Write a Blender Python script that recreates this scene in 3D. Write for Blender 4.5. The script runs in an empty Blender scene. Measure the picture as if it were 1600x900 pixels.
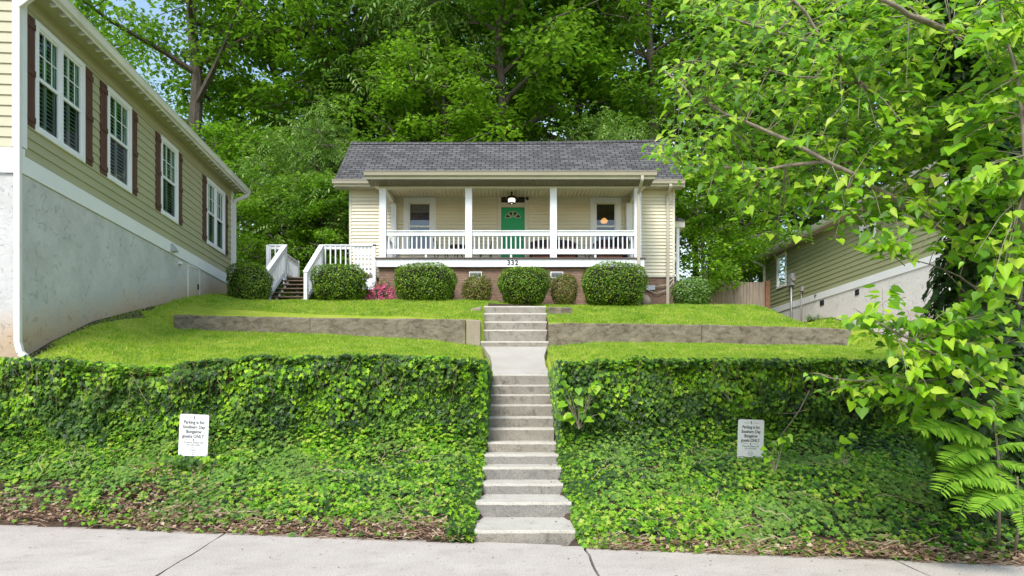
import bpy, math, random
import numpy as np
from mathutils import Vector, Matrix
R = math.radians
rng = np.random.default_rng(7)
random.seed(7)
C = bpy.context.scene.collection
F = 1067.0          # focal length in photograph pixels
EYE = 1.65

# ---------------------------------------------------------------- camera, light, exposure
cam = bpy.data.cameras.new("camera")
cam.lens = 24; cam.sensor_width = 36; cam.shift_y = 190/1600
cam.clip_start = 0.1; cam.clip_end = 3000
camo = bpy.data.objects.new("camera", cam); C.objects.link(camo)
camo.location = (0, 0, EYE); camo.rotation_euler = (R(90), 0, 0)
scene = bpy.context.scene
scene.camera = camo

SUN_EL, SUN_AZ = 50, 200     # azimuth clockwise from +y
world = bpy.data.worlds.new("World"); scene.world = world; world.use_nodes = True
nt = world.node_tree; nt.nodes.clear()
out = nt.nodes.new('ShaderNodeOutputWorld')
bg = nt.nodes.new('ShaderNodeBackground'); bg.inputs['Strength'].default_value = 0.15
sky = nt.nodes.new('ShaderNodeTexSky'); sky.sky_type = 'NISHITA'; sky.sun_disc = False
sky.sun_elevation = R(SUN_EL); sky.sun_rotation = R(SUN_AZ); sky.air_density = 1.6; sky.dust_density = 0.6
tc = nt.nodes.new('ShaderNodeTexCoord')
mp = nt.nodes.new('ShaderNodeMapping'); mp.inputs['Scale'].default_value = (1, 1, 2.2)
nz = nt.nodes.new('ShaderNodeTexNoise'); nz.inputs['Scale'].default_value = 2.3; nz.inputs['Detail'].default_value = 7
nz.inputs['Roughness'].default_value = 0.62
rp = nt.nodes.new('ShaderNodeValToRGB'); rp.color_ramp.elements[0].position = 0.50; rp.color_ramp.elements[1].position = 0.68
mx = nt.nodes.new('ShaderNodeMixRGB'); mx.inputs['Color2'].default_value = (6.5, 6.9, 7.6, 1)
nt.links.new(tc.outputs['Generated'], mp.inputs['Vector']); nt.links.new(mp.outputs[0], nz.inputs['Vector'])
nt.links.new(nz.outputs['Fac'], rp.inputs[0]); nt.links.new(rp.outputs[0], mx.inputs['Fac'])
nt.links.new(sky.outputs[0], mx.inputs['Color1']); nt.links.new(mx.outputs[0], bg.inputs['Color'])
nt.links.new(bg.outputs[0], out.inputs[0])

sd = bpy.data.lights.new("sun", 'SUN'); sd.energy = 2.6; sd.angle = R(22); sd.color = (1, .965, .9)
so = bpy.data.objects.new("sun", sd); C.objects.link(so)
dv = Vector((math.sin(R(SUN_AZ))*math.cos(R(SUN_EL)), math.cos(R(SUN_AZ))*math.cos(R(SUN_EL)), math.sin(R(SUN_EL))))
so.rotation_euler = dv.to_track_quat('Z', 'Y').to_euler(); so.location = (0, 0, 30)
vs = scene.view_settings
vs.view_transform = 'Standard'; vs.look = 'None'; vs.gamma = 1; vs.use_curve_mapping = False
vs.exposure = 0.72
try:
    scene.cycles.max_bounces = 8; scene.cycles.diffuse_bounces = 4; scene.cycles.transmission_bounces = 4
    scene.cycles.transparent_max_bounces = 6
    scene.cycles.sample_clamp_indirect = 6
except Exception: pass

# ---------------------------------------------------------------- materials
MATS = {}
def new_mat(name):
    m = bpy.data.materials.new(name); m.use_nodes = True
    n = m.node_tree.nodes; n.clear()
    o = n.new('ShaderNodeOutputMaterial'); b = n.new('ShaderNodeBsdfPrincipled')
    m.node_tree.links.new(b.outputs[0], o.inputs[0])
    MATS[name] = m
    return m, m.node_tree, b, o
def ramp(t, stops):
    r = t.nodes.new('ShaderNodeValToRGB'); e = r.color_ramp.elements
    while len(e) < len(stops): e.new(0.5)
    for i, (p, c) in enumerate(stops):
        e[i].position = p; e[i].color = (*c, 1)
    return r
def noise(t, scale, detail=4, rough=.55, vec=None, dist=0):
    n = t.nodes.new('ShaderNodeTexNoise'); n.inputs['Scale'].default_value = scale
    n.inputs['Detail'].default_value = detail; n.inputs['Roughness'].default_value = rough
    n.inputs['Distortion'].default_value = dist
    if vec: t.links.new(vec, n.inputs['Vector'])
    return n
def coords(t, scale=(1, 1, 1), rot=(0, 0, 0), kind='Object'):
    c = t.nodes.new('ShaderNodeTexCoord'); m = t.nodes.new('ShaderNodeMapping')
    m.inputs['Scale'].default_value = scale; m.inputs['Rotation'].default_value = rot
    t.links.new(c.outputs[kind], m.inputs['Vector']); return m.outputs[0]
def bump(t, b, h, strength=.3, dist=.01):
    k = t.nodes.new('ShaderNodeBump'); k.inputs['Strength'].default_value = strength
    k.inputs['Distance'].default_value = dist
    t.links.new(h, k.inputs['Height']); t.links.new(k.outputs[0], b.inputs['Normal'])
def mixc(t, fac, a, b, mode='MIX'):
    m = t.nodes.new('ShaderNodeMixRGB'); m.blend_type = mode
    for i, v in (('Fac', fac), ('Color1', a), ('Color2', b)):
        if isinstance(v, (int, float)): m.inputs[i].default_value = v
        elif isinstance(v, tuple): m.inputs[i].default_value = (*v, 1)
        else: t.links.new(v, m.inputs[i])
    return m.outputs[0]
def paint(name, col, rough=.55, var=.12, scale=3, dirt=None, spec=.3, bumps=.08, metal=0):
    """weathered paint / plain surface: base colour broken up by two noises"""
    m, t, b, o = new_mat(name)
    v = coords(t)
    n1 = noise(t, scale, 5, .6, v); n2 = noise(t, scale*14, 3, .6, v)
    lo = tuple(c*(1-var) for c in col); hi = tuple(min(1, c*(1+var*.6)) for c in col)
    r1 = ramp(t, [(.3, lo), (.7, hi)]); t.links.new(n1.outputs[0], r1.inputs[0])
    c = mixc(t, .25, r1.outputs[0], n2.outputs['Color'], 'OVERLAY') if False else r1.outputs[0]
    if dirt:
        n3 = noise(t, scale*.9, 6, .7, v); r3 = ramp(t, [(.52, (0, 0, 0)), (.72, (1, 1, 1))]); t.links.new(n3.outputs[0], r3.inputs[0])
        f = t.nodes.new('ShaderNodeMath'); f.operation = 'MULTIPLY'; f.inputs[1].default_value = .55
        t.links.new(r3.outputs[0], f.inputs[0]); c = mixc(t, f.outputs[0], c, dirt)
    t.links.new(c, b.inputs['Base Color'])
    b.inputs['Roughness'].default_value = rough; b.inputs['Specular IOR Level'].default_value = spec
    b.inputs['Metallic'].default_value = metal
    if bumps: bump(t, b, n2.outputs[0], bumps, .005)
    return m
def leafmat(name, cols, trans=.35, tcol=(.25, .5, .03), rough=.5, spec=.35, patch=None, pscale=.6):
    """leaves: every leaf its own shade (random per island), light passes through"""
    cols = [(min(.9, c[0]*1.5), c[1]*1.12, c[2]) if c[1] > c[0]*1.3 else c for c in cols]
    if patch: patch = (patch[0]*1.4, patch[1]*1.1, patch[2])
    m, t, b, o = new_mat(name)
    g = t.nodes.new('ShaderNodeNewGeometry')
    n = len(cols); r = ramp(t, [(i/(n-1), c) for i, c in enumerate(cols)])
    t.links.new(g.outputs['Random Per Island'], r.inputs[0])
    c = r.outputs[0]
    if patch:
        ns = noise(t, pscale, 3, .6, coords(t)); rr = ramp(t, [(.42, (0, 0, 0)), (.62, (1, 1, 1))])
        t.links.new(ns.outputs[0], rr.inputs[0])
        f = t.nodes.new('ShaderNodeMath'); f.operation = 'MULTIPLY'; f.inputs[1].default_value = .75
        t.links.new(rr.outputs[0], f.inputs[0]); c = mixc(t, f.outputs[0], c, patch)
    t.links.new(c, b.inputs['Base Color'])
    b.inputs['Roughness'].default_value = rough; b.inputs['Specular IOR Level'].default_value = spec
    tr = t.nodes.new('ShaderNodeBsdfTranslucent')
    tcn = mixc(t, .5, c, tcol); t.links.new(tcn, tr.inputs['Color'])
    ms = t.nodes.new('ShaderNodeMixShader'); ms.inputs[0].default_value = trans
    t.links.new(b.outputs[0], ms.inputs[1]); t.links.new(tr.outputs[0], ms.inputs[2])
    t.links.new(ms.outputs[0], o.inputs[0])
    return m

# ---------------------------------------------------------------- mesh helpers
class MB:
    def __init__(s): s.v = []; s.f = []
    def poly(s, pts):
        i = len(s.v); s.v += [tuple(p) for p in pts]; s.f.append(tuple(range(i, i+len(pts)))); return s
    def box(s, x0, x1, y0, y1, z0, z1):
        i = len(s.v)
        s.v += [(x0,y0,z0),(x1,y0,z0),(x1,y1,z0),(x0,y1,z0),(x0,y0,z1),(x1,y0,z1),(x1,y1,z1),(x0,y1,z1)]
        s.f += [tuple(i+k for k in q) for q in ((0,3,2,1),(4,5,6,7),(0,1,5,4),(1,2,6,5),(2,3,7,6),(3,0,4,7))]; return s
    def prism(s, poly, axis, a, b):
        """polygon extruded along axis: axis x -> pts (y,z); y -> (x,z); z -> (x,y)"""
        def P(p, t): return {'x': (t, p[0], p[1]), 'y': (p[0], t, p[1]), 'z': (p[0], p[1], t)}[axis]
        n = len(poly); i = len(s.v)
        s.v += [P(p, a) for p in poly] + [P(p, b) for p in poly]
        s.f.append(tuple(i+k for k in range(n))); s.f.append(tuple(i+n+k for k in reversed(range(n))))
        for k in range(n): s.f.append((i+k, i+n+k, i+n+(k+1) % n, i+(k+1) % n))
        return s
    def tube(s, pts, rad, n=8, cap=True):
        pts = [Vector(p) for p in pts]; m = len(pts)
        if not hasattr(rad, '__len__'): rad = [rad]*m
        i0 = len(s.v); up = None
        for k, p in enumerate(pts):
            d = (pts[min(k+1, m-1)]-pts[max(k-1, 0)])
            if d.length < 1e-9: d = Vector((0, 0, 1))
            d.normalize()
            if up is None: up = Vector((1, 0, 0)) if abs(d.x) < .8 else Vector((0, 1, 0))
            a = d.cross(up).normalized(); b = d.cross(a).normalized(); up = (up - d*up.dot(d))
            up = up.normalized() if up.length > 1e-6 else a
            for q in range(n):
                t = 2*math.pi*q/n; s.v.append(tuple(p + (a*math.cos(t)+b*math.sin(t))*rad[k]))
        for k in range(m-1):
            for q in range(n):
                s.f.append((i0+k*n+q, i0+k*n+(q+1) % n, i0+(k+1)*n+(q+1) % n, i0+(k+1)*n+q))
        if cap:
            s.f.append(tuple(i0+q for q in reversed(range(n)))); s.f.append(tuple(i0+(m-1)*n+q for q in range(n)))
        return s
    def bar(s, a, b, w, h, up=(0, 0, 1)):
        """square bar from a to b; w across, h along up"""
        a = Vector(a); b = Vector(b); d = (b-a).normalized(); upv = Vector(up)
        x = d.cross(upv).normalized(); u = x.cross(d).normalized()
        i = len(s.v)
        for p in (a, b):
            for sx, su in ((-1,-1),(1,-1),(1,1),(-1,1)): s.v.append(tuple(p + x*sx*w/2 + u*su*h/2))
        s.f += [tuple(i+k for k in q) for q in ((0,1,2,3),(7,6,5,4),(0,4,5,1),(1,5,6,2),(2,6,7,3),(3,7,4,0))]; return s
    def lathe(s, prof, c=(0, 0, 0), n=24):
        i0 = len(s.v)
        for r, z in prof:
            for q in range(n):
                t = 2*math.pi*q/n; s.v.append((c[0]+r*math.cos(t), c[1]+r*math.sin(t), c[2]+z))
        for k in range(len(prof)-1):
            for q in range(n):
                s.f.append((i0+k*n+q, i0+k*n+(q+1) % n, i0+(k+1)*n+(q+1) % n, i0+(k+1)*n+q))
        s.f.append(tuple(i0+q for q in reversed(range(n)))); s.f.append(tuple(i0+(len(prof)-1)*n+q for q in range(n)))
        return s
    def build(s, name, mat, parent=None, bevel=0, smooth=False, seg=2):
        me = bpy.data.meshes.new(name); me.from_pydata(s.v, [], s.f); me.update()
        return mesh_obj(name, me, mat, parent, bevel, smooth, seg)
def mesh_obj(name, me, mat, parent=None, bevel=0, smooth=False, seg=2):
    o = bpy.data.objects.new(name, me); C.objects.link(o)
    if mat is not None: me.materials.append(MATS[mat] if isinstance(mat, str) else mat)
    if parent is not None: o.parent = parent
    if smooth:
        me.polygons.foreach_set('use_smooth', [True]*len(me.polygons))
    if bevel:
        b = o.modifiers.new('bevel', 'BEVEL'); b.width = bevel; b.segments = seg; b.limit_method = 'ANGLE'; b.angle_limit = R(40)
    return o
def tag(o, label=None, cat=None, group=None, kind=None):
    if label: o['label'] = label
    if cat: o['category'] = cat
    if group: o['group'] = group
    if kind: o['kind'] = kind
    return o
def thing(name, label, cat, loc=(0, 0, 0), rz=0, group=None):
    o = bpy.data.objects.new(name, None); C.objects.link(o); o.empty_display_size = .2
    o.location = loc; o.rotation_euler = (0, 0, rz)
    return tag(o, label, cat, group)
def copy_tree(o, parent=None):
    c = o.copy(); C.objects.link(c); c.parent = parent
    for ch in [x for x in bpy.data.objects if x.parent == o]: copy_tree(ch, c)
    return c
def at(px, py, d):
    """world point that photograph pixel (px,py) shows at distance d"""
    return Vector(((px-800)*d/F, d, EYE-(py-640)*d/F))
def np_mesh(name, V, Fa, counts=None):
    """V (n,3); Fa (m,k) equal-size faces"""
    me = bpy.data.meshes.new(name)
    m, k = Fa.shape
    me.vertices.add(len(V)); me.vertices.foreach_set('co', np.ascontiguousarray(V, dtype=np.float32).ravel())
    me.loops.add(m*k); me.loops.foreach_set('vertex_index', np.ascontiguousarray(Fa, dtype=np.int32).ravel())
    me.polygons.add(m); me.polygons.foreach_set('loop_start', np.arange(0, m*k, k, dtype=np.int32))
    me.update(calc_edges=True); me.validate()
    return me
def frames(N, T):
    """rotation matrices with z=N, y~T"""
    N = N/np.linalg.norm(N, axis=1, keepdims=True)
    T = T - N*(T*N).sum(1, keepdims=True); T = T/(np.linalg.norm(T, axis=1, keepdims=True)+1e-9)
    X = np.cross(T, N)
    return np.stack([X, T, N], axis=2)
def scatter(name, tmpl, P, N, T, S, mat, parent=None):
    tv, tf = tmpl; tv = np.array(tv, float); tf = np.array(tf)
    M = frames(N, T); n = len(P)
    V = np.einsum('nij,kj->nki', M, tv)*np.asarray(S).reshape(n, 1, 1) + P[:, None, :]
    Fa = (tf[None, :, :] + (np.arange(n)*len(tv))[:, None, None]).reshape(-1, tf.shape[1])
    return mesh_obj(name, np_mesh(name, V.reshape(-1, 3), Fa), mat, parent)
QUAD = ([(0, 0, 0), (.34, .45, .07), (0, 1, -.06), (-.34, .45, .07)], [(0, 1, 2, 3)])
HEART = ([(0, .08, 0), (.2, -.08, .05), (.47, .12, .10), (.45, .45, .06), (.2, .78, -.06), (0, 1.05, -.2), (0, .5, -.04),
          (-.2, -.08, .05), (-.47, .12, .10), (-.45, .45, .06), (-.2, .78, -.06)],
         [(0, 1, 2, 3, 4, 5, 6), (0, 6, 5, 10, 9, 8, 7)])
IVY = ([(0, .05, 0), (.16, -.12, .03), (.46, .02, .05), (.30, .30, .06), (.5, .52, 0), (.2, .6, .03), (0, 1, -.08), (0, .4, -.02),
        (-.16, -.12, .03), (-.46, .02, .05), (-.30, .30, .06), (-.5, .52, 0), (-.2, .6, .03)],
       [(0, 1, 2, 3, 4, 5, 6, 7), (0, 7, 6, 12, 11, 10, 9, 8)])
BLADE = ([(-.11, 0, 0), (.11, 0, 0), (0.0, 1, .35)], [(0, 1, 2)])
def rnd(n, a=-1, b=1): return rng.uniform(a, b, n)
def sstep(x, a, b):
    t = np.clip((x-a)/(b-a), 0, 1); return t*t*(3-2*t)
_gr = np.random.default_rng(3).uniform(-1, 1, (64, 64))
def vnoise(x, y, s=1.0, o=0):
    x = np.asarray(x)*s+o*7.3; y = np.asarray(y)*s+o*3.1
    xi = np.floor(x).astype(int); yi = np.floor(y).astype(int); fx = x-xi; fy = y-yi
    fx = fx*fx*(3-2*fx); fy = fy*fy*(3-2*fy)
    g = lambda a, b: _gr[a % 64, b % 64]
    return (g(xi, yi)*(1-fx)+g(xi+1, yi)*fx)*(1-fy)+(g(xi, yi+1)*(1-fx)+g(xi+1, yi+1)*fx)*fy
# ---------------------------------------------------------------- material list
paint('white_paint', (.80, .81, .83), .45, .05, 2.5, dirt=(.62, .60, .55))
paint('white_trim', (.80, .80, .80), .45, .04, 1.5)
paint('cream_trim', (.66, .62, .50), .5, .06, 2)
paint('almond_siding', (.76, .695, .53), .5, .05, 1.2)
paint('almond_soffit', (.72, .64, .44), .5, .05, 1.2)
paint('gutter_tan', (.48, .43, .34), .4, .08, 1)
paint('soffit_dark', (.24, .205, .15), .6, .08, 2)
paint('gutter_white', (.74, .73, .70), .35, .08, 1.5, dirt=(.5, .48, .42))
paint('olive_siding', (.40, .385, .235), .6, .06, .8)
paint('tan_siding', (.52, .49, .35), .6, .05, .8)
paint('moss_siding', (.31, .32, .175), .6, .06, .8)
paint('shutter_brown', (.105, .048, .034), .5, .15, 4)
paint('door_green', (.008, .34, .12), .4, .06, 1)
paint('black_metal', (.015, .015, .017), .45, .2, 8)
paint('bronze', (.03, .022, .018), .35, .2, 8, metal=.6)
paint('grey_metal', (.42, .43, .44), .4, .1, 5, metal=.3)
paint('deck_wood', (.17, .125, .085), .8, .35, 5, dirt=(.07, .05, .035))
paint('porch_edge', (.14, .10, .085), .8, .25, 5)
paint('wicker', (.045, .022, .025), .7, .35, 30, bumps=.5)
paint('red_wood', (.20, .07, .035), .6, .3, 6)
paint('cushion', (.10, .05, .055), .9, .2, 10)
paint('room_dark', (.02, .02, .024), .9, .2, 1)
paint('blind', (.16, .16, .19), .7, .15, 5)
paint('shutter_slat', (.62, .78, .68), .5, .05, 3)
paint('curtain', (.10, .075, .13), .9, .3, 6)
paint('soil', (.075, .05, .033), .95, .4, 4, dirt=(.04, .028, .018), bumps=.6)
paint('gravel', (.22, .20, .19), .9, .5, 25, bumps=.6)
paint('number_black', (.01, .01, .01), .4, .1, 9)
paint('sign_white', (.74, .74, .74), .4, .05, 6)
paint('print_grey', (.07, .07, .08), .5, .05, 9)
paint('dark_vent', (.02, .025, .03), .6, .1, 9)
paint('pipe_grey', (.34, .32, .30), .5, .1, 5)

def glass(name, tint=(.9, .95, .95), refl=.35):
    m, t, b, o = new_mat(name)
    gl = t.nodes.new('ShaderNodeBsdfGlossy'); gl.inputs['Roughness'].default_value = .03; gl.inputs['Color'].default_value = (.9, .95, 1, 1)
    tr = t.nodes.new('ShaderNodeBsdfTransparent'); tr.inputs['Color'].default_value = (*tint, 1)
    fr = t.nodes.new('ShaderNodeFresnel'); fr.inputs['IOR'].default_value = 1.5
    ad = t.nodes.new('ShaderNodeMath'); ad.operation = 'ADD'; ad.inputs[1].default_value = refl; ad.use_clamp = True
    t.links.new(fr.outputs[0], ad.inputs[0])
    ms = t.nodes.new('ShaderNodeMixShader'); t.links.new(ad.outputs[0], ms.inputs[0])
    t.links.new(tr.outputs[0], ms.inputs[1]); t.links.new(gl.outputs[0], ms.inputs[2]); t.links.new(ms.outputs[0], o.inputs[0])
glass('glass', refl=.05); glass('glass_screen', (.62, .66, .66), .0)
glass('glass_green', (.72, .95, .80), .05)

# concrete
def concrete(name, a, b_, stain, sc=1.0, stain_pos=(.5, .75), speck=.35, stretch=(1, 1, 1), bs=.35):
    m, t, b, o = new_mat(name); v = coords(t, stretch)
    n1 = noise(t, 1.3*sc, 8, .65, v); n2 = noise(t, 60, 3, .7, v); n3 = noise(t, 3.1*sc, 8, .7, v, .6)
    r1 = ramp(t, [(.3, a), (.7, b_)]); t.links.new(n1.outputs[0], r1.inputs[0])
    r3 = ramp(t, [(stain_pos[0], (0, 0, 0)), (stain_pos[1], (1, 1, 1))]); t.links.new(n3.outputs[0], r3.inputs[0])
    c = mixc(t, r3.outputs[0], r1.outputs[0], stain)
    r2 = ramp(t, [(.34, (1-speck,)*3), (.5, (1, 1, 1))]); t.links.new(n2.outputs[0], r2.inputs[0])
    c = mixc(t, 1.0, c, r2.outputs[0], 'MULTIPLY')
    t.links.new(c, b.inputs['Base Color']); b.inputs['Roughness'].default_value = .9; b.inputs['Specular IOR Level'].default_value = .15
    bump(t, b, n2.outputs[0], bs, .01)
concrete('sidewalk_concrete', (.45, .395, .35), (.56, .50, .445), (.36, .31, .27), stain_pos=(.54, .8), speck=.5)
concrete('walk_concrete', (.38, .345, .30), (.46, .42, .37), (.27, .24, .20), stain_pos=(.6, .9), speck=.15)
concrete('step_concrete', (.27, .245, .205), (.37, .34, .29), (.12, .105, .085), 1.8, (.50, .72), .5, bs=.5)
concrete('lit_tread_concrete', (.46, .42, .36), (.56, .52, .455), (.34, .30, .25), 1.6, (.55, .8), .35)  # paler than the risers: light on tops and nosings put into the colour
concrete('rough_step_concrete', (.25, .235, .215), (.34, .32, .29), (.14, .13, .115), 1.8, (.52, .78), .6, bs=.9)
concrete('wall_concrete', (.19, .155, .11), (.31, .265, .20), (.075, .06, .045), 2.2, (.45, .72), .45, (.75, 1, 1.3))
concrete('pale_wall_concrete', (.29, .235, .175), (.38, .32, .25), (.2, .16, .12), 1.1, (.55, .8), .35)
concrete('drive_concrete', (.34, .285, .25), (.41, .35, .31), (.25, .21, .18), speck=.3)

# rough stucco with soil splash along the ground (z given per wall in object space x-slope)
def stucco(name, a, b_, splash, base):
    m, t, b, o = new_mat(name)
    tc = t.nodes.new('ShaderNodeTexCoord'); sp = t.nodes.new('ShaderNodeSeparateXYZ'); t.links.new(tc.outputs['Object'], sp.inputs[0])
    n1 = noise(t, 1.2, 8, .7, coords(t)); n2 = noise(t, 9, 6, .65, coords(t), .8); n4 = noise(t, 3, 4, .6, coords(t), 2.5)
    r1 = ramp(t, [(.3, a), (.7, b_)]); t.links.new(n1.outputs[0], r1.inputs[0])
    # height above sloping ground: z - (base0 + base1*y)
    my = t.nodes.new('ShaderNodeMath'); my.operation = 'MULTIPLY_ADD'; my.inputs[1].default_value = -base[1]; my.inputs[2].default_value = -base[0]
    t.links.new(sp.outputs['Y'], my.inputs[0])
    h = t.nodes.new('ShaderNodeMath'); h.operation = 'ADD'; t.links.new(sp.outputs['Z'], h.inputs[0]); t.links.new(my.outputs[0], h.inputs[1])
    nn = t.nodes.new('ShaderNodeMath'); nn.operation = 'MULTIPLY_ADD'; nn.inputs[1].default_value = -.9; nn.inputs[2].default_value = .45
    t.links.new(n1.outputs[0], nn.inputs[0])
    h2 = t.nodes.new('ShaderNodeMath'); h2.operation = 'ADD'; t.links.new(h.outputs[0], h2.inputs[0]); t.links.new(nn.outputs[0], h2.inputs[1])
    rs = ramp(t, [(.12, (1, 1, 1)), (.75, (0, 0, 0))]); t.links.new(h2.outputs[0], rs.inputs[0])
    c = mixc(t, rs.outputs[0], r1.outputs[0], splash)
    r4 = ramp(t, [(.60, (1, 1, 1)), (.66, (.55, .55, .55)), (.70, (1, 1, 1))]); t.links.new(n4.outputs[0], r4.inputs[0])
    c = mixc(t, .5, c, r4.outputs[0], 'MULTIPLY')
    t.links.new(c, b.inputs['Base Color']); b.inputs['Roughness'].default_value = .95; b.inputs['Specular IOR Level'].default_value = .1
    ad = t.nodes.new('ShaderNodeMath'); ad.operation = 'ADD'; t.links.new(n2.outputs[0], ad.inputs[0]); t.links.new(r4.outputs[0], ad.inputs[1])
    bump(t, b, ad.outputs[0], .55, .03)
stucco('grey_stucco', (.46, .455, .445), (.64, .635, .625), (.50, .38, .27), (2.70, .27))
stucco('beige_stucco', (.66, .63, .59), (.76, .72, .68), (.5, .42, .36), (4.1, .02))

def bricks(name, c1, c2, mortar, bw, bh, ms, rough=.9, axes='xz', bs=.5, off=.5, var_noise=.3, zs=1):
    m, t, b, o = new_mat(name)
    tc = t.nodes.new('ShaderNodeTexCoord'); sp = t.nodes.new('ShaderNodeSeparateXYZ'); cb = t.nodes.new('ShaderNodeCombineXYZ')
    t.links.new(tc.outputs['Object'], sp.inputs[0])
    t.links.new(sp.outputs[axes[0].upper()], cb.inputs['X'])
    mu = t.nodes.new('ShaderNodeMath'); mu.operation = 'MULTIPLY'; mu.inputs[1].default_value = zs
    t.links.new(sp.outputs[axes[1].upper()], mu.inputs[0]); t.links.new(mu.outputs[0], cb.inputs['Y'])
    k = t.nodes.new('ShaderNodeTexBrick'); t.links.new(cb.outputs[0], k.inputs['Vector'])
    k.inputs['Color1'].default_value = (*c1, 1); k.inputs['Color2'].default_value = (*c2, 1); k.inputs['Mortar'].default_value = (*mortar, 1)
    k.inputs['Scale'].default_value = 1; k.inputs['Brick Width'].default_value = bw; k.inputs['Row Height'].default_value = bh
    k.inputs['Mortar Size'].default_value = ms; k.inputs['Mortar Smooth'].default_value = .3; k.offset = off
    n = noise(t, 1.6, 6, .7, coords(t)); r = ramp(t, [(.3, (1-var_noise,)*3), (.7, (1.0,)*3)]); t.links.new(n.outputs[0], r.inputs[0])
    c = mixc(t, 1, k.outputs['Color'], r.outputs[0], 'MULTIPLY')
    n2 = noise(t, 45, 3, .7, coords(t)); r2 = ramp(t, [(.3, (.72,)*3), (.6, (1,)*3)]); t.links.new(n2.outputs[0], r2.inputs[0])
    c = mixc(t, 1, c, r2.outputs[0], 'MULTIPLY')
    t.links.new(c, b.inputs['Base Color']); b.inputs['Roughness'].default_value = rough; b.inputs['Specular IOR Level'].default_value = .15
    iv = t.nodes.new('ShaderNodeMath'); iv.operation = 'SUBTRACT'; iv.inputs[0].default_value = 1; t.links.new(k.outputs['Fac'], iv.inputs[1])
    ad = t.nodes.new('ShaderNodeMath'); ad.operation = 'MULTIPLY_ADD'; ad.inputs[1].default_value = .4; t.links.new(n2.outputs[0], ad.inputs[0]); t.links.new(iv.outputs[0], ad.inputs[2])
    bump(t, b, ad.outputs[0], bs, .015)
bricks('pink_brick', (.41, .26, .18), (.33, .205, .14), (.36, .28, .22), .22, .075, .006, bs=1.0, var_noise=.55)
bricks('shingles', (.18, .174, .172), (.10, .097, .098), (.035, .035, .038), .30, .155, .018, zs=1.35, bs=.6, var_noise=.35)
bricks('ledge_stone', (.33, .25, .16), (.16, .12, .09), (.06, .05, .04), .33, .07, .008, bs=1.0)

# fence boards
m, t, b, o = new_mat('fence_wood'); v = coords(t, (6, 6, .5))
n1 = noise(t, 2.0, 6, .7, v); r1 = ramp(t, [(.3, (.20, .155, .12)), (.55, (.33, .265, .21)), (.75, (.40, .34, .28))]); t.links.new(n1.outputs[0], r1.inputs[0])
g = t.nodes.new('ShaderNodeNewGeometry'); r2 = ramp(t, [(0, (.75, .75, .75)), (1, (1, .97, .93))]); t.links.new(g.outputs['Random Per Island'], r2.inputs[0])
t.links.new(mixc(t, 1, r1.outputs[0], r2.outputs[0], 'MULTIPLY'), b.inputs['Base Color']); b.inputs['Roughness'].default_value = .9
paint('red_post', (.20, .095, .05), .8, .3, 4)

# bark
m, t, b, o = new_mat('bark'); v = coords(t, (3, 3, .8))
n1 = noise(t, 4, 7, .7, v, 1); r1 = ramp(t, [(.3, (.045, .036, .028)), (.6, (.15, .125, .10)), (.8, (.24, .215, .18))]); t.links.new(n1.outputs[0], r1.inputs[0])
t.links.new(r1.outputs[0], b.inputs['Base Color']); b.inputs['Roughness'].default_value = .95; bump(t, b, n1.outputs[0], .9, .04)
m, t, b, o = new_mat('pale_bark'); v = coords(t, (2, 2, 1))
n1 = noise(t, 7, 6, .7, v, 1); r1 = ramp(t, [(.3, (.16, .125, .09)), (.7, (.36, .30, .23))]); t.links.new(n1.outputs[0], r1.inputs[0])
t.links.new(r1.outputs[0], b.inputs['Base Color']); b.inputs['Roughness'].default_value = .9; bump(t, b, n1.outputs[0], .5, .01)

# lawn ground (under the blades) and forest floor
m, t, b, o = new_mat('lawn_ground'); v = coords(t)
n1 = noise(t, .9, 6, .65, v); n2 = noise(t, 30, 4, .7, v); n3 = noise(t, 2.6, 6, .7, v)
r1 = ramp(t, [(.3, (.24, .34, .03)), (.55, (.36, .43, .05)), (.75, (.48, .46, .14))]); t.links.new(n1.outputs[0], r1.inputs[0])
r2 = ramp(t, [(.3, (.55,)*3), (.6, (1,)*3)]); t.links.new(n2.outputs[0], r2.inputs[0])
t.links.new(mixc(t, 1, r1.outputs[0], r2.outputs[0], 'MULTIPLY'), b.inputs['Base Color']); b.inputs['Roughness'].default_value = .95; b.inputs['Specular IOR Level'].default_value = .1
bump(t, b, n2.outputs[0], .6, .03)
m, t, b, o = new_mat('forest_floor'); v = coords(t)
n1 = noise(t, .5, 6, .7, v); r1 = ramp(t, [(.3, (.05, .035, .02)), (.5, (.05, .07, .015)), (.7, (.10, .15, .02))]); t.links.new(n1.outputs[0], r1.inputs[0])
t.links.new(r1.outputs[0], b.inputs['Base Color']); b.inputs['Roughness'].default_value = 1
m, t, b, o = new_mat('grass_blades')
g = t.nodes.new('ShaderNodeNewGeometry'); r = ramp(t, [(0, (.20, .36, .015)), (.45, (.38, .56, .03)), (.8, (.53, .66, .09)), (1, (.70, .62, .32))]); t.links.new(g.outputs['Random Per Island'], r.inputs[0])
ns = noise(t, 2.2, 7, .75, coords(t)); rr = ramp(t, [(.34, (.45, .66, .45)), (.5, (.9, .96, .9)), (.64, (1.2, 1.05, 1.4))]); t.links.new(ns.outputs[0], rr.inputs[0])
c = mixc(t, 1, r.outputs[0], rr.outputs[0], 'MULTIPLY'); t.links.new(c, b.inputs['Base Color']); b.inputs['Roughness'].default_value = .6; b.inputs['Specular IOR Level'].default_value = .2
tr = t.nodes.new('ShaderNodeBsdfTranslucent'); t.links.new(c, tr.inputs['Color']); ms = t.nodes.new('ShaderNodeMixShader'); ms.inputs[0].default_value = .45
t.links.new(b.outputs[0], ms.inputs[1]); t.links.new(tr.outputs[0], ms.inputs[2]); t.links.new(ms.outputs[0], o.inputs[0])

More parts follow.
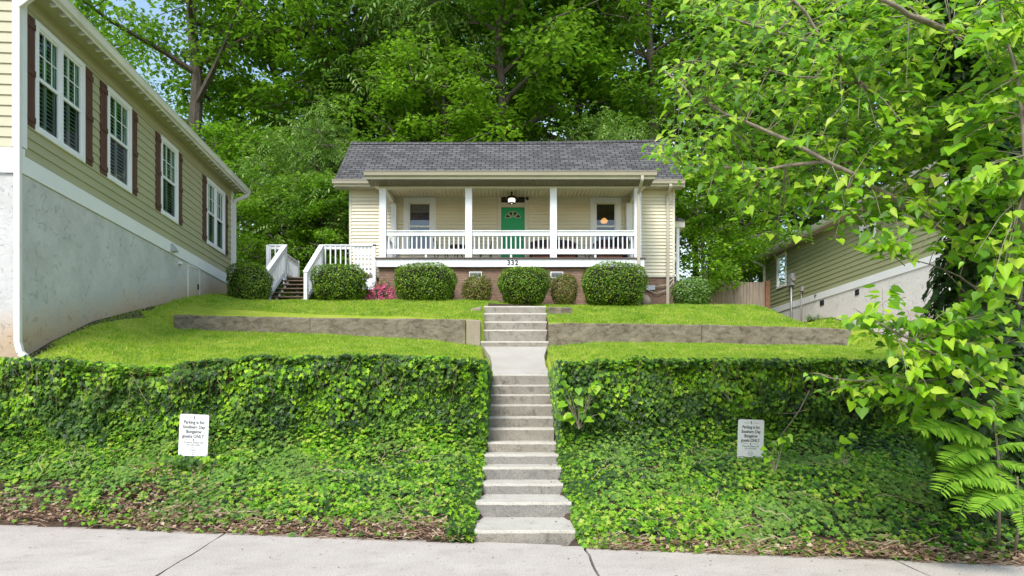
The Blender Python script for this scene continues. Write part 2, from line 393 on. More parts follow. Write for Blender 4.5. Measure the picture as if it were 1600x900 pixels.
leafmat('ivy_leaf', [(.03, .09, .016), (.06, .19, .015), (.12, .35, .012), (.17, .44, .014), (.28, .54, .04)], .25, rough=.5, spec=.25, patch=(.018, .055, .02), pscale=1.3)
leafmat('ivy_dark', [(.012, .035, .012), (.02, .06, .014), (.03, .10, .012)], .12, rough=.45, spec=.3)
leafmat('ground_leaf', [(.02, .08, .02), (.07, .25, .014), (.12, .37, .015), (.20, .46, .03), (.30, .47, .08)], .3, rough=.5, spec=.25, patch=(.11, .24, .06), pscale=.9)
leafmat('boxwood_leaf', [(.02, .07, .01), (.05, .15, .012), (.10, .24, .015), (.20, .36, .02)], .2, rough=.45)
leafmat('shrub_leaf', [(.04, .09, .02), (.12, .2, .02), (.24, .22, .05), (.22, .12, .04)], .25)
leafmat('azalea_leaf', [(.05, .10, .02), (.2, .15, .05), (.4, .2, .1)], .25)
leafmat('azalea_flower', [(.75, .05, .22), (.8, .12, .32), (.8, .25, .42)], .3, tcol=(.8, .1, .3))
leafmat('pale_shrub_leaf', [(.04, .13, .02), (.08, .21, .03), (.11, .26, .04), (.30, .38, .2)], .25)
leafmat('tree_leaf', [(.03, .11, .01), (.07, .22, .012), (.12, .36, .012), (.18, .46, .015), (.27, .56, .03), (.36, .58, .08)], .45, tcol=(.32, .62, .02), rough=.42, spec=.4)
leafmat('forest_dark', [(.045, .14, .01), (.07, .22, .01), (.10, .30, .012), (.16, .37, .02)], .48, patch=(.03, .08, .008), pscale=.35)
leafmat('forest_mid', [(.06, .19, .01), (.10, .30, .012), (.15, .41, .015), (.24, .50, .03)], .5, patch=(.03, .08, .008), pscale=.4)
leafmat('forest_bright', [(.08, .23, .01), (.14, .36, .012), (.21, .45, .02)], .45, patch=(.05, .14, .01), pscale=.4)
leafmat('forest_grey', [(.05, .15, .03), (.09, .24, .045), (.14, .33, .07), (.27, .43, .15)], .35)
leafmat('ailanthus_leaf', [(.08, .24, .02), (.14, .36, .03), (.22, .46, .05)], .35)
leafmat('fern_leaf', [(.06, .2, .012), (.1, .28, .02)], .35)
leafmat('dry_leaf', [(.14, .075, .045), (.26, .15, .09), (.38, .25, .16), (.5, .38, .28)], .1, tcol=(.3, .2, .1))
# ---------------------------------------------------------------- terrain height
def ye(x): return 8.2-.2*np.asarray(x, float)
def yw(x): x = np.asarray(x, float); return np.where(x < 0, 12+.09*x, 12.0)
def yr(x): return np.interp(x, [-8.05, -7.2, -4.96, -1.15, -.8, .9, 8.6], [16.25, 16.42, 16.83, 17.12, 17.12, 17.14, 17.38])
def bank(x, y):
    s = np.clip((y-ye(x))/(yw(x)-ye(x)), 0, 1)
    z = -.02+1.1*s**.85 + .04*vnoise(x, y, 1.2)
    sz = np.interp(y, [8.2, 9.0, 9.9, 10.6, 11.15, 11.6, 12.05], [.03, .12, .33, .5, .7, .87, 1.05])-.03
    k = 1-sstep(np.abs(x-.16), .66, 1.25)
    return z*(1-k)+np.minimum(z, sz)*k
def wtop(x):
    x = np.asarray(x, float); px = 800+x*F/yw(x)
    return EYE+(640-np.interp(px, [0, 110, 175, 225, 270, 330, 430, 540, 640, 700, 760, 870, 1000, 1600], [568, 569, 578, 584, 580, 569, 566, 563, 565, 568, 572, 572, 569, 570]))*yw(x)/F
def zlow(x, y):
    zb = np.interp(x, [-8.05, -4.5, -.8, .9, 8.6], [3.58, 3.50, 3.34, 3.36, 3.26])
    s = np.clip((y-yw(x))/(yr(x)-yw(x)), 0, 1)
    z = wtop(x)-.03 + (zb-wtop(x)+.03)*s
    k = 1-sstep(np.abs(x-.14), .75, 2.2)
    wk = np.interp(y, [12, 14.4, 17.0, 17.3], [2.40, 2.42, 3.23, 3.3])
    z = z*(1-k)+wk*k
    # slope beside the grey stucco house
    zl = np.interp(y, [10, 11.6, 12.45, 13.8, 15.7, 18.6, 20.6, 24], [2.42, 2.50, 2.9, 3.42, 3.95, 4.68, 5.1, 5.4])
    hi_ = np.interp(y, [12, 15.5], [-6.4, -7.9]); t_ = np.clip((x+8.65)/(hi_+8.65), 0, 1); j = 1-t_*t_*(3-2*t_)
    return z*(1-j)+zl*j + .02*vnoise(x, y, .8)
def zup(x, y):
    zt = np.interp(x, [-8.05, -.8, .9, 8.6], [3.96, 3.87, 3.83, 3.68])
    zh = np.where(x < 0, 4.82, 4.68)
    zh = np.where(np.abs(x) < 1.4, 4.68+.14*(.5-x/2.8), zh)
    f = sstep(x, 7.0, 8.85)
    zh = zh*(1-f)+(zt+.02)*f
    s = np.clip((y-yr(x))/(19.9-yr(x)), 0, 1)
    z = zt-.03+(zh-zt+.03)*(s*(1.25-.25*s))
    far = np.clip((y-19.9)/3, 0, 1)*.25
    zl = np.interp(y, [10, 11.6, 12.45, 13.8, 15.7, 18.6, 20.6, 24], [2.42, 2.50, 2.9, 3.42, 3.95, 4.68, 5.1, 5.4])
    j = 1-sstep(x, -8.7, -7.4)
    return (z+far)*(1-j)+zl*j + .015*vnoise(x, y, .8)
def zdrive(y): return np.interp(y, [6.5, 8, 12, 15, 19.5, 30], [-.05, .25, 1.9, 2.95, 4.28, 4.8])
def inwall(x): return (x > -8.1) & (x < 8.6)
def gz(x, y):
    x = np.asarray(x, float); y = np.asarray(y, float)
    up = (y > yr(x)+.03)
    z = np.where(y < yw(x)+.12, bank(x, y), np.where(up, zup(x, y), zlow(x, y)))
    z = np.where(y < ye(x)+.17, -.10, z)
    d = sstep(x, 8.5, 9.2)
    z = z*(1-d)+np.where(y < ye(x), -.06, zdrive(y))*d
    dz_ = (x > 9.3) & (x < 13.6)
    z = np.where(dz_ & (y > 8), z-.15, z)
    z = np.where((y > 24) & ~((x > 8.4) & (x < 14.2) & (y < 30.5)), np.maximum(z, 5.0+np.clip(y-30, 0, 400)*.16+.35*vnoise(x, y, .12)*np.clip((y-26)/6, 0, 1)), z)
    side = np.clip(np.abs(x)-16, 0, 200)*.10*np.clip((y-8)/10, 0, 1)
    z = z+side
    st = ((np.abs(x-.16) < .56) | ((y > 11.9) & (np.abs(x-.19) < .68))) & (y > 8.4) & (y < 14.5)
    z = np.where(st, np.interp(y, [8.4, 9.5, 12, 14.4], [-.1, .1, .75, 2.1]), z)
    st2 = (np.abs(x-.055) < .80) & (y > 14.3) & (y < 18.6)
    z = np.where(st2, np.interp(y, [14.3, 17, 18.5], [2.1, 3.05, 4.1]), z)
    return z
def dense(a, b, st): return np.arange(a, b, st)
gx = np.concatenate([[-400, -250, -150, -90, -60, -45, -35, -28, -22, -18], dense(-15, -9, .5), dense(-9, -1, .16), dense(-1, 1.3, .08), dense(1.3, 9.2, .16), dense(9.2, 16, .4), [18, 22, 28, 35, 45, 60, 90, 150, 250, 400]])
gy = np.concatenate([[-60, -20, -5, 2, 5, 6], dense(6.5, 11, .16), dense(11, 12.6, .05), dense(12.6, 16, .16), dense(16, 17.7, .05), dense(17.7, 21, .16), dense(21, 34, .6), [36, 39, 43, 48, 55, 65, 80, 100, 130, 170, 230, 300, 400]])
X, Y = np.meshgrid(gx, gy); Z = gz(X, Y)
nx, ny = len(gx), len(gy)
V = np.stack([X.ravel(), Y.ravel(), Z.ravel()], 1)
ii, jj = np.meshgrid(np.arange(nx-1), np.arange(ny-1)); i0 = (jj*nx+ii).ravel()
Fa = np.stack([i0, i0+1, i0+nx+1, i0+nx], 1)
cx = V[Fa, 0].mean(1); cy = V[Fa, 1].mean(1)
def is_lawn(x, y):
    lim = yw(x)+.15
    low = (y > lim) & (y < 17.35) & (x > -9.6) & (x < 9.15)
    upl = (y >= 17.35) & (y < 20.6) & (x > -9.6) & (x < 9.15)
    side = (y >= 20.6) & (y < 26) & (((x > 5.5) & (x < 9.15)) | ((x < -8.2) & (x > -9.6)))
    stairs = ((np.abs(x-.16) < .72) & (y < 14.5)) | ((np.abs(x-.1) < .62+.2*sstep(np.abs(y-15.7), .3, 1.3)) & (y >= 14.3) & (y < 19.6))
    dirt = (x < -8.34-.0755*(y-11.6)+.10+.10*vnoise(x, y, 1.3, 4)+.13*np.exp(-((y-14.6)/1.2)**2)) & (y < 17.5)
    return (low | upl | side) & ~stairs & ~dirt
L = is_lawn(cx, cy)
def sub(name, mask, mat):
    fa = Fa[mask]; u, inv = np.unique(fa, return_inverse=True)
    o = mesh_obj(name, np_mesh(name, V[u], inv.reshape(-1, 4)), mat, smooth=True)
    return tag(o, kind='structure')
g1 = sub('lawn', L, 'lawn_ground')
far = (cy > 23.5) | (cx < -12) | (cx > 16)
g2 = sub('ground', ~L & ~far, 'soil')
g3 = sub('wooded_hillside', ~L & far, 'forest_floor')

# driveway
mb = MB(); ys = np.linspace(6.9, 30, 60)
for a, b in zip(ys[:-1], ys[1:]):
    for k in range(6):
        xa = 9.12+k*.79; xb = xa+.79
        q = [(xa, a), (xb, a), (xb, b), (xa, b)]
        mb.poly([(x, y, float(zdrive(y))*float(sstep(x, 8.5, 9.2))+(1-float(sstep(x, 8.5, 9.2)))*float(gz(x, y))+.02) for x, y in q])
tag(mb.build('driveway', 'drive_concrete'), kind='structure')

# sidewalk slabs (a narrow dark gap between slabs), kerb and street
mb = MB()
def jag(p, q, n=14, a=.012):
    r = random.Random(int(p[0]*100)); o = []
    for i in range(n+1):
        t = i/n; o.append((p[0]+(q[0]-p[0])*t+r.uniform(-a, a)*(0 < i < n), p[1]+(q[1]-p[1])*t))
    return o
def sidepts(x): return (x, 8.35-.2*x)
joints = [((-12.0, 11.4), (-12.3, 5.5)), ((-7.8, 10.6), (-7.7, 5.2)), ((-3.86, 9.2), (-3.30, 5.0)), ((.872, 8.25), (.85, 4.6)), ((4.2, 7.6), (4.0, 4.2)), ((8.0, 6.9), (7.7, 3.6)), ((13, 6), (12.7, 3))]
tops = [(-12, 10.85), (-7.8, 10.0), (-3.84, 9.22), (.872, 8.27), (4.2, 7.6), (8.0, 6.85), (13, 5.85)]
for k in range(len(joints)-1):
    a = jag((tops[k][0]+.007, tops[k][1]), joints[k][1]); b = jag((tops[k+1][0]-.007, tops[k+1][1]), joints[k+1][1])
    a = [(x+(.007), y) for x, y in a]; b = [(x-.007, y) for x, y in b]
    poly = a+b[::-1]
    n = len(poly); i = len(mb.v)
    mb.v += [(x, y, 0) for x, y in poly]+[(x, y, -.1) for x, y in poly]
    mb.f.append(tuple(range(i+n-1, i-1, -1))); 
    for q in range(n): mb.f.append((i+q, i+(q+1) % n, i+n+(q+1) % n, i+n+q))
tag(mb.build('sidewalk', 'sidewalk_concrete'), kind='structure')
mb = MB(); mb.poly([(-40, 13.2, -.03), (-40, -8, -.03), (40, -8, -.03), (40, -.3, -.03)]) if False else None
paint('asphalt', (.05, .05, .052), .9, .3, 20, bumps=.4)
mb = MB(); mb.poly([(-40, -30, -.055), (40, -30, -.055), (40, -3.2, -.055), (13, 2.6, -.055), (-12.3, 4.8, -.055), (-40, 10.5, -.055)])
tag(mb.build('street', 'asphalt'), kind='structure')

# ---------------------------------------------------------------- lower stairs
D = [8.5, 9.5, 10.35, 10.9, 11.4, 11.85, 12.3, 12.75, 13.2, 13.6, 14.0, 14.4]
YT = [829, 785, 756, 730, 710, 691, 669, 651, 632, 616, 601, 584.7]
XL = [741, 743, 752, 754, 756, 758, 761.5, 764, 765, 766, 766, 766]
XR = [899, 893, 880, 877, 873, 869, 865.5, 865, 866, 866, 867, 867]
stair = thing('concrete_stairs', 'long flight of worn grey concrete steps climbing from the sidewalk between two ivy banks', 'steps', (0, 0, 0))
ZT = [EYE-(y-640)*d/F for y, d in zip(YT, D)]
for k in range(12):
    x0 = (XL[k]-800)*D[k]/F; x1 = (XR[k]-800)*D[k]/F
    y1 = D[k+1]+.06 if k < 11 else 14.75
    zb = (ZT[k-1]-.12 if k else -.08)
    r = random.Random(k); n = 9
    prof_f = []
    mb = MB()
    # slightly uneven slab with a worn front edge
    nx_, v0 = 12, 0
    cols = []
    for i in range(nx_+1):
        t = i/nx_; x = x0+(x1-x0)*t; w = r.uniform(-.006, .006); h = r.uniform(-.004, .004)
        cols.append([(x, D[k]+w, zb), (x, D[k]+w, ZT[k]-.036+h), (x, D[k]+.006+w, ZT[k]-.012+h), (x, D[k]+.03+w, ZT[k]+h), (x, y1, ZT[k]+.008), (x, y1, zb)])
    for c in cols: mb.v += c
    m_ = 6
    for i in range(nx_):
        for q in range(m_): mb.f.append((i*m_+q, (i+1)*m_+q, (i+1)*m_+(q+1) % m_, i*m_+(q+1) % m_))
    mb.f.append(tuple(range(m_-1, -1, -1))); mb.f.append(tuple(nx_*m_+q for q in range(m_)))
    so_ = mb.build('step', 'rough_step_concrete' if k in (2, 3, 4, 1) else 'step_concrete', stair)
    so_.data.materials.append(MATS['lit_tread_concrete'])
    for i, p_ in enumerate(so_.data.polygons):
        if i < nx_*m_ and i % m_ in (1, 2, 3): p_.material_index = 1  # top and nosing faces take the paler concrete, a painted-in bright edge
# sloping walk between the two flights
mb = MB(); ys = np.linspace(14.72, 17.02, 16)
def wl(y): return float(np.interp(y, [14.4, 14.8, 15.4, 16.2, 16.7, 17.05], [.68, .63, .60, .64, .74, .80]))
def wz(y): return float(np.interp(y, [14.4, 14.75, 17.05], [ZT[-1], ZT[-1]+.012, 3.235]))
for a, b in zip(ys[:-1], ys[1:]):
    ca = .2-.045*(a-14.4); cb = .2-.045*(b-14.4)
    mb.poly([(ca-wl(a), a, wz(a)), (ca+wl(a), a, wz(a)), (cb+wl(b), b, wz(b)), (cb-wl(b), b, wz(b))])
    mb.poly([(ca-wl(a), a, wz(a)-.2), (ca-wl(a), a, wz(a)), (cb-wl(b), b, wz(b)), (cb-wl(b), b, wz(b)-.2)])
    mb.poly([(ca+wl(a), a, wz(a)), (ca+wl(a), a, wz(a)-.2), (cb+wl(b), b, wz(b)-.2), (cb+wl(b), b, wz(b))])
tag(mb.build('path', 'walk_concrete'), kind='structure')
# upper flight
up = thing('concrete_stairs', 'short upper flight of five pale concrete steps between the two low lawn walls', 'steps', (0, 0, 0))
UD = [17.0, 17.35, 17.7, 18.05, 18.4]; UT = [533, 515, 502, 489, 478]; UL = [751, 751, 752.5, 754.5, 756]; UR = [857, 856, 855, 854, 853]
UZ = [EYE-(y-640)*d/F for y, d in zip(UT, UD)]
for k in range(5):
    x0 = (UL[k]-800)*UD[k]/F; x1 = (UR[k]-800)*UD[k]/F
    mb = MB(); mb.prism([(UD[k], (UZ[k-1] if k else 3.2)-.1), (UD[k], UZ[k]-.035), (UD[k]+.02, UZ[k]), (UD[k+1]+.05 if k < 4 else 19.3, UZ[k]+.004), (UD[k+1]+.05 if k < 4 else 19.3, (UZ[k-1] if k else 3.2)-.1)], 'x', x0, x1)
    so_ = mb.build('step', 'step_concrete', up); so_.data.materials.append(MATS['lit_tread_concrete'])
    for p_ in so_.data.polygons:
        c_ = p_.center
        if abs(p_.normal.z) > .5 and c_.z > UZ[k]-.03 or (len(p_.vertices) == 4 and c_.z > UZ[k]-.03): p_.material_index = 1  # same painted lightness on tops and noses of the upper steps
# ---------------------------------------------------------------- low concrete lawn walls
def lowwall(name, label, pts, splits, mat, thick=.2, cat='wall'):
    """pts: (x, y, zbottom, ztop)"""
    t_ = thing(name, label, cat)
    P = np.array(pts)
    xs = P[:, 0]
    for (a, b, m_) in splits:
        mb = MB(); n = max(2, int(abs(b-a)/.3)); ring = []
        r = random.Random(int(a*10)+50)
        for i in range(n+1):
            x = a+(b-a)*i/n; y = np.interp(x, xs, P[:, 1]); zb = np.interp(x, xs, P[:, 2]); zt = np.interp(x, xs, P[:, 3])
            w = r.uniform(-.012, .012); h = r.uniform(-.008, .008)
            ring.append([(x, y+w, zb-.25), (x, y+w+.02, zt-.03+h), (x, y+.03+w, zt+h), (x, y+thick, zt+h), (x, y+thick, zb-.25)])
        for c in ring: mb.v += c
        for i in range(n):
            for q in range(5): mb.f.append((i*5+q, (i+1)*5+q, (i+1)*5+(q+1) % 5, i*5+(q+1) % 5))
        mb.f.append((4, 3, 2, 1, 0)); mb.f.append(tuple(n*5+q for q in range(5)))
        mb.build('wall_section', m_, t_)
    return t_
def WP(px, d, yb, yt): return ((px-800)*d/F, d, EYE-(yb-640)*d/F, EYE-(yt-640)*d/F)
lw = [WP(271, 16.2, 515, 491), WP(330, 16.35, 519, 493), WP(484, 16.75, 525, 496), WP(728, 17.05, 533, 498.5), WP(750, 17.0, 541, 500)]
lowwall('retaining_wall', 'low weathered concrete wall crossing the lawn left of the steps', lw,
        [(lw[0][0], lw[2][0]-.006, 'wall_concrete'), (lw[2][0]+.006, lw[3][0]-.02, 'wall_concrete'), (lw[3][0]+.012, lw[4][0], 'pale_wall_concrete')], None)
rw = [WP(857, 17.05, 541, 506), WP(875, 17.0, 537, 504), WP(1097, 17.2, 535, 507), WP(1300, 17.25, 539, 512), WP(1331, 17.3, 541, 515)]
lowwall('retaining_wall', 'low stained concrete wall crossing the lawn right of the steps', rw,
        [(rw[0][0], rw[2][0]-.006, 'wall_concrete'), (rw[2][0]+.006, rw[4][0], 'wall_concrete')], None)
# short kerbs either side of the top steps
kb = [WP(736, 18.15, 492, 482), WP(751, 18.1, 495, 478.5)]
lowwall('stone_kerb', 'small broken pale stone edging left of the top step', kb, [(kb[0][0], kb[1][0], 'pale_wall_concrete')], None, .3, 'kerb')
kb = [WP(857, 18.1, 495, 479.5), WP(878, 18.15, 493, 479), WP(894, 18.3, 488, 480)]
lowwall('stone_kerb', 'short dark concrete kerb right of the top step', kb, [(kb[0][0], kb[2][0], 'wall_concrete')], None, .25, 'kerb')

# tall walls that carry the ivy, each turning back along the stairs
def tallwall(label, xa, xb, xs):
    t_ = thing('ivy_clad_wall', label, 'wall')
    mb = MB(); n = 20
    for i in range(n):
        a = xa+(xb-xa)*i/n; b = xa+(xb-xa)*(i+1)/n
        ya, yb = float(yw(a)), float(yw(b)); za, zb = float(wtop(a))-.05, float(wtop(b))-.05
        mb.poly([(a, ya, .6), (b, yb, .6), (b, yb, zb), (a, ya, za)]); mb.poly([(a, ya, za), (b, yb, zb), (b, yb+.2, zb), (a, ya+.2, za)])
        mb.poly([(b, yb+.2, .6), (a, ya+.2, .6), (a, ya+.2, za), (b, yb+.2, zb)])
    mb.build('front_face', 'soil', t_)
    w = -.18 if xs < .16 else .18
    MB().prism([(min(xs, xs+w), 11.96), (max(xs, xs+w), 11.96), (max(xs, xs+w), 14.6), (min(xs, xs+w), 14.6)], 'z', .6, 2.36).build('stair_side', 'soil', t_)
tallwall('tall retaining wall hidden under ivy left of the long steps', -13.8, -.68, -.50)
tallwall('tall retaining wall hidden under ivy right of the long steps', 1.0, 8.9, .89)

# ---------------------------------------------------------------- lawn grass blades
def samp(n, x0, x1, y0, y1): return rnd(n, x0, x1), rnd(n, y0, y1)
def blades(name, label, x, y, size, lean=.9):
    z = gz(x, y); n = len(x)
    P = np.stack([x, y, z-.005], 1)
    up_ = np.stack([rnd(n, -lean, lean), rnd(n, -lean, lean), np.ones(n)], 1)
    Nn = np.stack([rnd(n), rnd(n), rnd(n, 0, .3)], 1)
    T = up_; X_ = np.cross(Nn, T); Nn = np.cross(T, X_)
    o = scatter(name, BLADE, P, Nn, T, size*rng.uniform(.45, 1.5, n)*(1+.25*vnoise(x, y, 2.3, 5)), 'grass_blades')
    return tag(o, label, 'grass', kind='stuff')
x, y = samp(330000, -9.6, 9.15, 11.2, 17.3); k = (is_lawn(x, y) | ((x > -8.34-.0755*(y-11.6)+.05) & (x < -7.6) & (rnd(len(x), 0, 1) < .6))) & (gz(x, y) > 2.2) & ~((y > yr(x)-.02) & inwall(x)); x, y = x[k], y[k]
# thin, worn turf beside the stucco foundation
bare = (x < -8.0+.06*(16-y)) & (rnd(len(x), 0, 1) < .55); x, y = x[~bare], y[~bare]
blades('lawn_grass', 'bright green mown grass of the lower lawn between ivy and low walls', x, y, .048)
x, y = samp(200000, -9.6, 9.15, 17.3, 20.5); k = is_lawn(x, y) & (y > yr(x)+.13); x, y = x[k], y[k]
blades('lawn_grass', 'bright green mown grass of the upper lawn in front of the porch', x, y, .055)
x, y = samp(40000, -9.6, 9.15, 16.2, 26); k = is_lawn(x, y) & ((x < -8.05) | ((x > 5.5) & (y > 20.4))) ; x, y = x[k], y[k]
blades('lawn_grass', 'strip of grass running back beside the houses', x, y, .06)
# taller tufts overhanging the low walls
# ---------------------------------------------------------------- shared house pieces
def lap_siding(name, mat, parent, a0, a1, z0, z1, exp, holes=(), axis='x', c=0.0, sgn=-1, th=.032, top=None):
    """lapped boards on a wall. axis x: wall runs along x at y=c facing sgn*y; axis y: along y at x=c facing sgn*x.
    holes: (a0,a1,z0,z1). top: function a->z cutting the wall under a slope (gable)"""
    mb = MB(); n = int(math.ceil((z1-z0)/exp-1e-6))
    for k in range(n):
        zb = z0+k*exp; zt = min(zb+exp, z1); mid = (zb+zt)/2
        segs = [(a0, a1)]
        for h in holes:
            if h[2] < mid < h[3]:
                ns = []
                for s0, s1 in segs:
                    if h[1] <= s0 or h[0] >= s1: ns.append((s0, s1)); continue
                    if h[0] > s0: ns.append((s0, h[0]))
                    if h[1] < s1: ns.append((h[1], s1))
                segs = ns
        for s0, s1 in segs:
            if axis == 'x':
                P = lambda a, d, z: (a, c+sgn*d, z)
            else:
                P = lambda a, d, z: (c+sgn*d, a, z)
            mb.poly([P(s0, th, zb), P(s1, th, zb), P(s1, .002, zt), P(s0, .002, zt)])
            mb.poly([P(s0, 0, zb), P(s1, 0, zb), P(s1, th, zb), P(s0, th, zb)])
            mb.poly([P(s0, 0, zb), P(s0, th, zb), P(s0, .002, zt)]); mb.poly([P(s1, 0, zb), P(s1, th, zb), P(s1, .002, zt)])
    return mb.build(name, mat, parent)

# ---------------------------------------------------------------- the bungalow
Yw, Yf = 22.7, 21.0            # wall plane, porch front
bung = thing('bungalow', 'small cream bungalow with green front door, white porch railing and dark grey shingle roof', 'house', (0, 0, 0))
def bx(name, mat, x0, x1, y0, y1, z0, z1, parent=None, bevel=.004):
    return MB().box(x0, x1, y0, y1, z0, z1).build(name, mat, parent or bung, bevel)
XW = 5.39; ZS0, ZS1 = 6.10, 9.12
# openings on front wall (x0,x1,z0,z1)
WL = (-3.43, -2.70, 6.95, 8.52); WR = (2.77, 3.45, 6.95, 8.52); DR = (-.36, .42, 6.31, 8.37); TR = (-.34, .36, 8.55, 8.74)
lap_siding('siding', 'almond_siding', bung, -XW, XW, ZS0, ZS1, .113,
           [(w[0]-.02, w[1]+.02, w[2], w[3]) for w in (WL, WR)] + [(-.42, .46, 6.3, 8.76)], 'x', Yw)
# side walls and back (solid), behind them dark rooms
lap_siding('siding', 'almond_siding', bung, Yw, 29.5, ZS0, ZS1+.2, .113, [], 'y', -XW, -1)
lap_siding('siding', 'almond_siding', bung, Yw, 29.5, ZS0, ZS1+.2, .113, [], 'y', XW, 1)
mb = MB(); mb.box(-XW, -XW+.02, Yw, 29.5, ZS0-.3, ZS1); mb.box(XW-.02, XW, Yw, 29.5, ZS0-.3, ZS1); mb.box(-XW+.02, XW-.02, 29.4, 29.5, ZS0-.3, ZS1)
mb.build('inner_wall', 'almond_siding', bung)
for sx in (-1, 1):      # gables
    mb = MB(); mb.prism([(Yw, ZS1), (24.6, 11.2), (29.4, ZS1)], 'x', sx*XW-(.02 if sx > 0 else 0), sx*XW+(.02 if sx < 0 else 0)); mb.build('gable', 'almond_siding', bung)
for x in (-XW+.0, XW-.0):
    s = 1 if x > 0 else -1
    mb = MB(); mb.box(x-.06 if s > 0 else x-.02, x+.02 if s > 0 else x+.06, Yw-.035, Yw+.08, ZS0, ZS1); mb.build('corner_board', 'cream_trim', bung, .005)
# foundation, brick
bx('foundation', 'pink_brick', -XW+.03, XW-.03, Yw+.02, 29.4, 4.3, ZS0-.005)
bx('porch_foundation', 'pink_brick', -4.10, 3.98, Yf+.06, Yw+.019, 4.3, 6.06)
bx('sill_band', 'cream_trim', -XW-.01, -4.2, Yw-.02, Yw, ZS0-.05, ZS0+.0); bx('sill_band', 'cream_trim', 4.15, XW+.01, Yw-.02, Yw, ZS0-.05, ZS0)
# porch deck and its white rim
bx('porch_floor', 'porch_edge', -4.20, 4.10, Yf-.10, Yw-.02, 6.27, 6.31)
bx('porch_rim', 'white_paint', -4.16, 4.06, Yf-.06, Yf+.055, 6.03, 6.265)
bx('porch_rim', 'white_paint', -4.16, -4.11, Yf+.056, Yw-.03, 6.03, 6.265); bx('porch_rim', 'white_paint', 4.01, 4.06, Yf+.056, Yw-.03, 6.03, 6.265)
# foundation vents
for px in ((733, 753), (860, 880)):
    x0, x1 = ((p-800)*21.06/F for p in px)
    v = bx('foundation_vent', 'white_trim', x0, x1, Yf+.03, Yf+.062, 5.70, 5.90); v.data.materials
    bx('vent_opening', 'dark_vent', x0+.03, x1-.03, Yf+.02, Yf+.032, 5.73, 5.87, v, 0)
    for q in range(3): bx('vent_louvre', 'grey_metal', x0+.03, x1-.03, Yf+.005, Yf+.02, 5.75+q*.04, 5.762+q*.04, v, 0)
# columns
CX = [-3.98, -1.335, 1.275, 3.87]
for x in CX: bx('porch_column', 'white_paint', x-.105, x+.105, Yf-.02, Yf+.19, 6.312, 8.469, None, .008)
for x in (-3.90, 3.86): bx('wall_column', 'white_paint', x-.09, x+.09, Yw-.22, Yw-.03, 6.312, 8.46, None, .008)
# beam, side beams, ceiling, soffit, fascia, gutter
bx('porch_beam', 'cream_trim', -4.12, 4.02, Yf-.0, Yf+.17, 8.47, 8.518)
bx('porch_beam', 'almond_soffit', -4.12, 4.02, Yf+.03, Yf+.17, 8.519, 8.62)
for x in (-4.02, 3.88): bx('side_beam', 'cream_trim', x, x+.14, Yf+.175, Yw-.03, 8.46, 8.66)
mb = MB(); nb = 62
for k in range(nb):
    a = -3.88+k*7.76/nb; b = a+7.76/nb; mb.poly([(a, Yf+.172, 8.61), (b-.022, Yf+.172, 8.61), (b-.022, Yw-.02, 8.71), (a, Yw-.02, 8.71)])
    mb.poly([(b-.022, Yf+.172, 8.61), (b-.011, Yf+.172, 8.635), (b-.011, Yw-.02, 8.735), (b-.022, Yw-.02, 8.71)]); mb.poly([(b-.011, Yf+.172, 8.635), (b, Yf+.172, 8.61), (b, Yw-.02, 8.71), (b-.011, Yw-.02, 8.735)])
mb.build('porch_ceiling', 'almond_soffit', bung)
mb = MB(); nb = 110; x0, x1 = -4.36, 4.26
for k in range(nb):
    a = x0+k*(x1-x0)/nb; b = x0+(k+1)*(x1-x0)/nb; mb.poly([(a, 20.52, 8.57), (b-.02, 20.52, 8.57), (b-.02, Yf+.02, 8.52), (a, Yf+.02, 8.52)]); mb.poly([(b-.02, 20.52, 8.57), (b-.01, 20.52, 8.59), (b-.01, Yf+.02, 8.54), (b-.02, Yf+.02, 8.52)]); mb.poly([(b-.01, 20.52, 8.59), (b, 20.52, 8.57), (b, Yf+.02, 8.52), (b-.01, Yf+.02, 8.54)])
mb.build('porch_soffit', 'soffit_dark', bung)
bx('fascia', 'cream_trim', -4.38, 4.28, 20.49, 20.519, 8.57, 8.72)
mb = MB(); mb.prism([(20.49, 8.64), (20.40, 8.66), (20.37, 8.76), (20.355, 8.765), (20.355, 8.775), (20.40, 8.775), (20.49, 8.775)], 'x', -4.43, 4.33)
mb.build('gutter', 'gutter_tan', bung)
for x in (-4.40, 4.28): MB().prism([(20.5, 8.56), (20.5, 8.74), (22.6, 9.10), (22.6, 8.92)], 'x', x, x+.02).build('rake_board', 'cream_trim', bung)
mb = MB(); mb.poly([(-4.36, 20.9, 8.62), (-4.12, 20.9, 8.62), (-4.12, 22.68, 8.66), (-4.36, 22.68, 8.86)]); mb.build('side_soffit', 'almond_soffit', bung); mb = MB(); mb.poly([(4.26, 20.9, 8.62), (4.02, 20.9, 8.62), (4.02, 22.68, 8.66), (4.26, 22.68, 8.86)])
mb.build('side_soffit', 'almond_soffit', bung)
MB().prism([(Yf, 8.62), (Yw, 8.66), (Yw, 9.0), (Yf, 8.78)], 'x', -4.12, -4.0).build('side_fascia', 'almond_siding', bung)
MB().prism([(Yf, 8.62), (Yw, 8.66), (Yw, 9.0), (Yf, 8.78)], 'x', 3.9, 4.02).build('side_fascia', 'almond_siding', bung)
